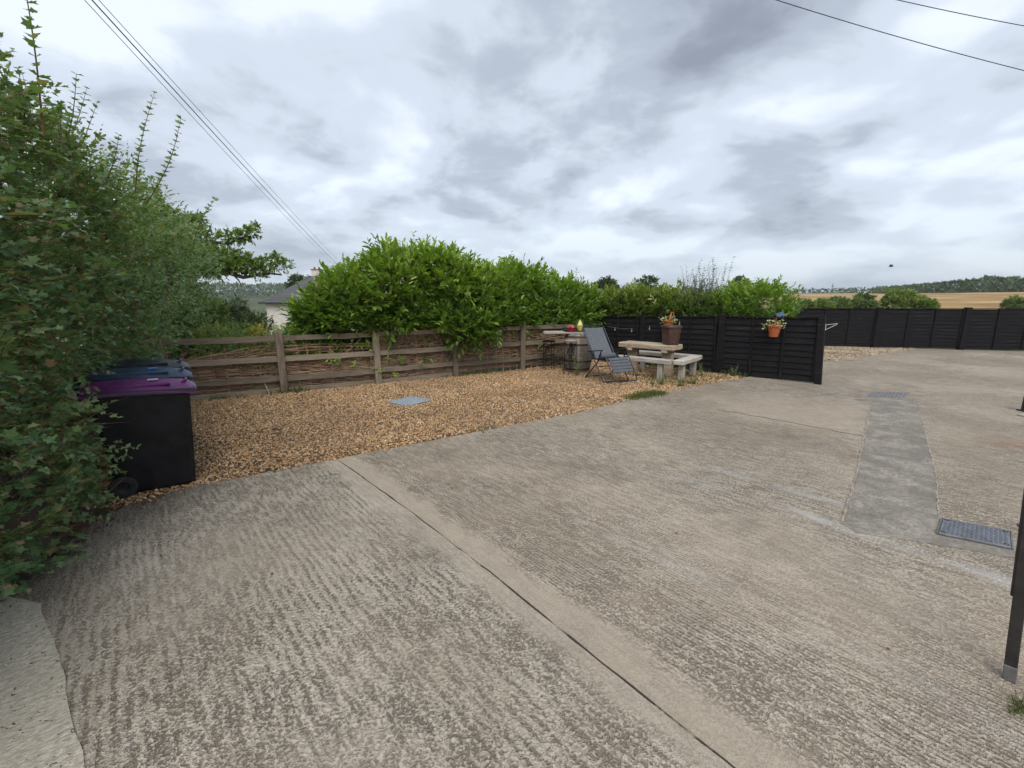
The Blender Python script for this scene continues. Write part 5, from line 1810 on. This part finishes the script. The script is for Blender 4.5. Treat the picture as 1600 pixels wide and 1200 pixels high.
for k, (x, y, h, n, lb) in enumerate(((1.50, 9.85, .62, 9, 'tall spindly weed growing in front of the barrel'), (3.05, 8.75, .25, 6, 'leafy weed at the near corner of the front bench'), (3.75, 8.85, .22, 6, 'leafy weed by the right end bench leg'), (4.35, 9.75, .30, 5, 'weed between the end bench and black fence'),
                                      (5.05, 9.72, .26, 5, 'weed where the gravel meets the black fence'), (17.4, 14.35, .38, 9, 'green weed at the foot of the far black fence'), (-4.05, 8.02, .24, 5, 'weed beside the second fence post'), (3.4, 8.6, .18, 5, 'pale low weed on the gravel before the benches'))):
    wd = thing('weed', lb, 'weed', (x, y, 0))
    for j in range(n):
        a = random.uniform(0, 6.28)
        shoot(wd, (.03 * math.cos(a), .03 * math.sin(a), 0), (random.uniform(.1, .3) * h * math.cos(a) * 1.4, random.uniform(.1, .3) * h * math.sin(a) * 1.4, h * random.uniform(.6, 1.05)), 8, .05, 'simple', 'leaf_fine' if k != 5 else 'leaf_grass', .003, 'stalk', 'leaf_grass', 900 + k * 20 + j)


# ================================================================== DISTANCE
# ------------------------------------------------------------------ house with a hipped slate roof
hz_ = float(ground_z(np.array([-18.5]), np.array([40.0]))[0])
hs = thing('bungalow', 'cream rendered bungalow with hipped slate roof and white chimney', 'house', (-18.2, 41.0, hz_), R(8))
EV = 1.40 - hz_
AP = 3.70 - hz_
mb = MB()
for (cx, cy, sx_, sy_) in ((0, -2.95, 6.3, .25), (0, 2.95, 6.3, .25), (-3.03, 0, .25, 5.65), (3.03, 0, .25, 5.65)):
    mb.box((cx, cy, EV / 2), (sx_, sy_, EV))
mb.build('wall', 'render_cream', hs)
mb = MB()
a = [mb.bm.verts.new(v) for v in ((-3.5, -3.4, EV - .05), (3.5, -3.4, EV - .05), (3.5, 3.4, EV - .05), (-3.5, 3.4, EV - .05))]
r_ = [mb.bm.verts.new((-.25, 0, AP)), mb.bm.verts.new((.25, 0, AP))]
for f_ in ((a[0], a[1], r_[1], r_[0]), (a[1], a[2], r_[1]), (a[2], a[3], r_[0], r_[1]), (a[3], a[0], r_[0]), (a[3], a[2], a[1], a[0])): mb.bm.faces.new(f_)
rf = mb.build('roof', 'slate', hs)
for k in range(11):
    u0 = k / 11
    z = EV - .05 + (AP - EV) * u0
    w0 = 3.5 + (.25 - 3.5) * u0
    d0 = 3.4 * (1 - u0)
    MB().bar((-w0, -d0 - .005, z + .012), (w0, -d0 - .005, z + .012), .03, .03).build('slate_course', 'slate', rf)
    MB().bar((-w0 - .005, -d0, z + .012), (-w0 - .005, d0, z + .012), .03, .03).build('slate_course', 'slate', rf)
MB().tube([(-3.45, -3.35, EV - .02), (-1.9, -1.8, EV + .98), (-.25, 0, AP + .02)], .07, 6).build('hip_ridge', 'moss', rf, True)
MB().tube([(3.45, -3.35, EV - .02), (.25, 0, AP + .02)], .06, 6).build('hip_ridge', 'slate', rf, True)
mb = MB()
for p, q in (((-3.55, -3.45, EV - .08), (3.55, -3.45, EV - .08)), ((-3.55, -3.45, EV - .08), (-3.55, 3.45, EV - .08))): mb.bar(p, q, .12, .10)
mb.build('gutter', 'gutter', hs)
ch = MB().box((.25, .45, AP + .02), (.85, .6, 1.1), None, .02).build('chimney', 'render_cream', hs)
MB().box((.25, .45, AP + .60), (.95, .7, .08), None, .01).build('chimney_cap', 'brick_red', ch)
for s in (-.2, .2): MB().lathe([(.10, AP + .64), (.09, AP + .80), (.11, AP + .82)], 10, (.25 + s, .45, 0)).build('chimney_pot', 'brick_red', ch, True)
h2 = float(ground_z(np.array([-38.0]), np.array([62.0]))[0])
hb = thing('small_cottage', 'small low building with blue grey roof far behind the oak', 'house', (-42.5, 62, h2), R(20))
MB().box((0, 0, (.0 - h2) / 2 - .05), (6, 4, .0 - h2 - .1)).build('wall', 'render_cream', hb)
mb = MB()
z0, z1 = -.12 - h2, .95 - h2
a = [mb.bm.verts.new(v) for v in ((-3.3, -2.3, z0), (3.3, -2.3, z0), (3.3, 2.3, z0), (-3.3, 2.3, z0), (-3.3, 0, z1), (3.3, 0, z1))]
for f_ in ((0, 1, 5, 4), (2, 3, 4, 5), (1, 2, 5), (3, 0, 4), (3, 2, 1, 0)): mb.bm.faces.new([a[k] for k in f_])
mb.build('roof', 'slate', hb)


# ------------------------------------------------------------------ overhead cables
def cable(label, a, b, sag, r):
    a, b = Vector(a), Vector(b)
    o = MB().tube([a.lerp(b, i / 40) - Vector((0, 0, sag * 4 * (i / 40) * (1 - i / 40))) for i in range(41)], r, 5).build('overhead_cable', 'cable')
    tag(o, label, 'cable', 'overhead cables')
    return o


def ext(a, b, k):
    a, b = Vector(a), Vector(b)
    return a + (a - b) * k


A1, B1 = (-6.70, 8, 6.62), (-17.6, 45, 5.2)
cable('thickest dark cable of the bunch running down towards the house', ext(A1, B1, .42), B1, .25, .011)
cable('thin cable just left of the thick one above the hedge', ext((-6.765, 8.0, 6.60), (-17.85, 45, 5.02), .42), (-17.85, 45, 5.02), .30, .006)
cable('thin cable right of the thick one above the hedge', ext((-6.66, 8.0, 6.65), (-17.35, 45, 5.45), .42), (-17.35, 45, 5.45), .19, .006)
cable('lower cable crossing the top right corner of the sky', ext((6.28, 12, 9.10), (12.6, 12.2, 7.60), 1.3), ext((12.6, 12.2, 7.60), (6.28, 12, 9.10), .6), .35, .009)
cable('upper cable crossing the top right corner of the sky', ext((9.03, 12.6, 9.42), (12.9, 12.6, 8.66), 1.5), ext((12.9, 12.6, 8.66), (9.03, 12.6, 9.42), .6), .2, .009)

# ------------------------------------------------------------------ bird and far pylon
bd = thing('bird', 'small dark bird gliding over the field', 'bird', (33.7, 40, 4.5), .6)
MB().lathe([(.001, -.18), (.05, -.10), (.065, 0), (.045, .10), (.025, .16), (.001, .20)], 10).build('body', 'bird', bd, True, rot=(math.pi / 2, 0, 0))
for s in (-1, 1):
    mb = MB()
    v = [mb.bm.verts.new(q) for q in ((0, -.06, .02), (0, .08, .02), (s * .22, .05, .14), (s * .40, -.04, .06), (s * .20, -.08, .13), (0, 0, .05), (s * .20, -.01, .16))]
    for f_ in ((1, 2, 6, 5), (5, 6, 4, 0), (6, 2, 3), (6, 3, 4), (0, 4, 2, 1), (4, 3, 2)): mb.bm.faces.new([v[k] for k in f_])
    mb.build('wing', 'bird', bd)
py_ = thing('distant_mast', 'faint thin mast on the horizon above the field', 'mast', (345, 480, 5.0))
MB().tube([(-1.2, 0, 0), (0, 0, 12)], .25, 4).tube([(1.2, 0, 0), (0, 0, 12)], .25, 4).tube([(-2, 0, 9), (2, 0, 9)], .2, 4).build('lattice', 'far_pole', py_)

# ================================================================== AIR
hv = MB().box((0, 0, 16), (7400, 7400, 56)).build('haze', None)
hm = bpy.data.materials.new('haze')
hm.use_nodes = True
hm.node_tree.nodes.clear()
t = NT(hm.node_tree)
pv = t.node('ShaderNodeVolumePrincipled')
pv.inputs['Color'].default_value = (.80, .87, .95, 1)
pv.inputs['Density'].default_value = .00028
pv.inputs['Anisotropy'].default_value = .2
ho = t.node('ShaderNodeOutputMaterial')
t.l.new(pv.outputs[0], ho.inputs['Volume'])
hv.data.materials.append(hm)
tag(hv, 'thin grey blue haze in the air over the fields', 'haze', kind='stuff')
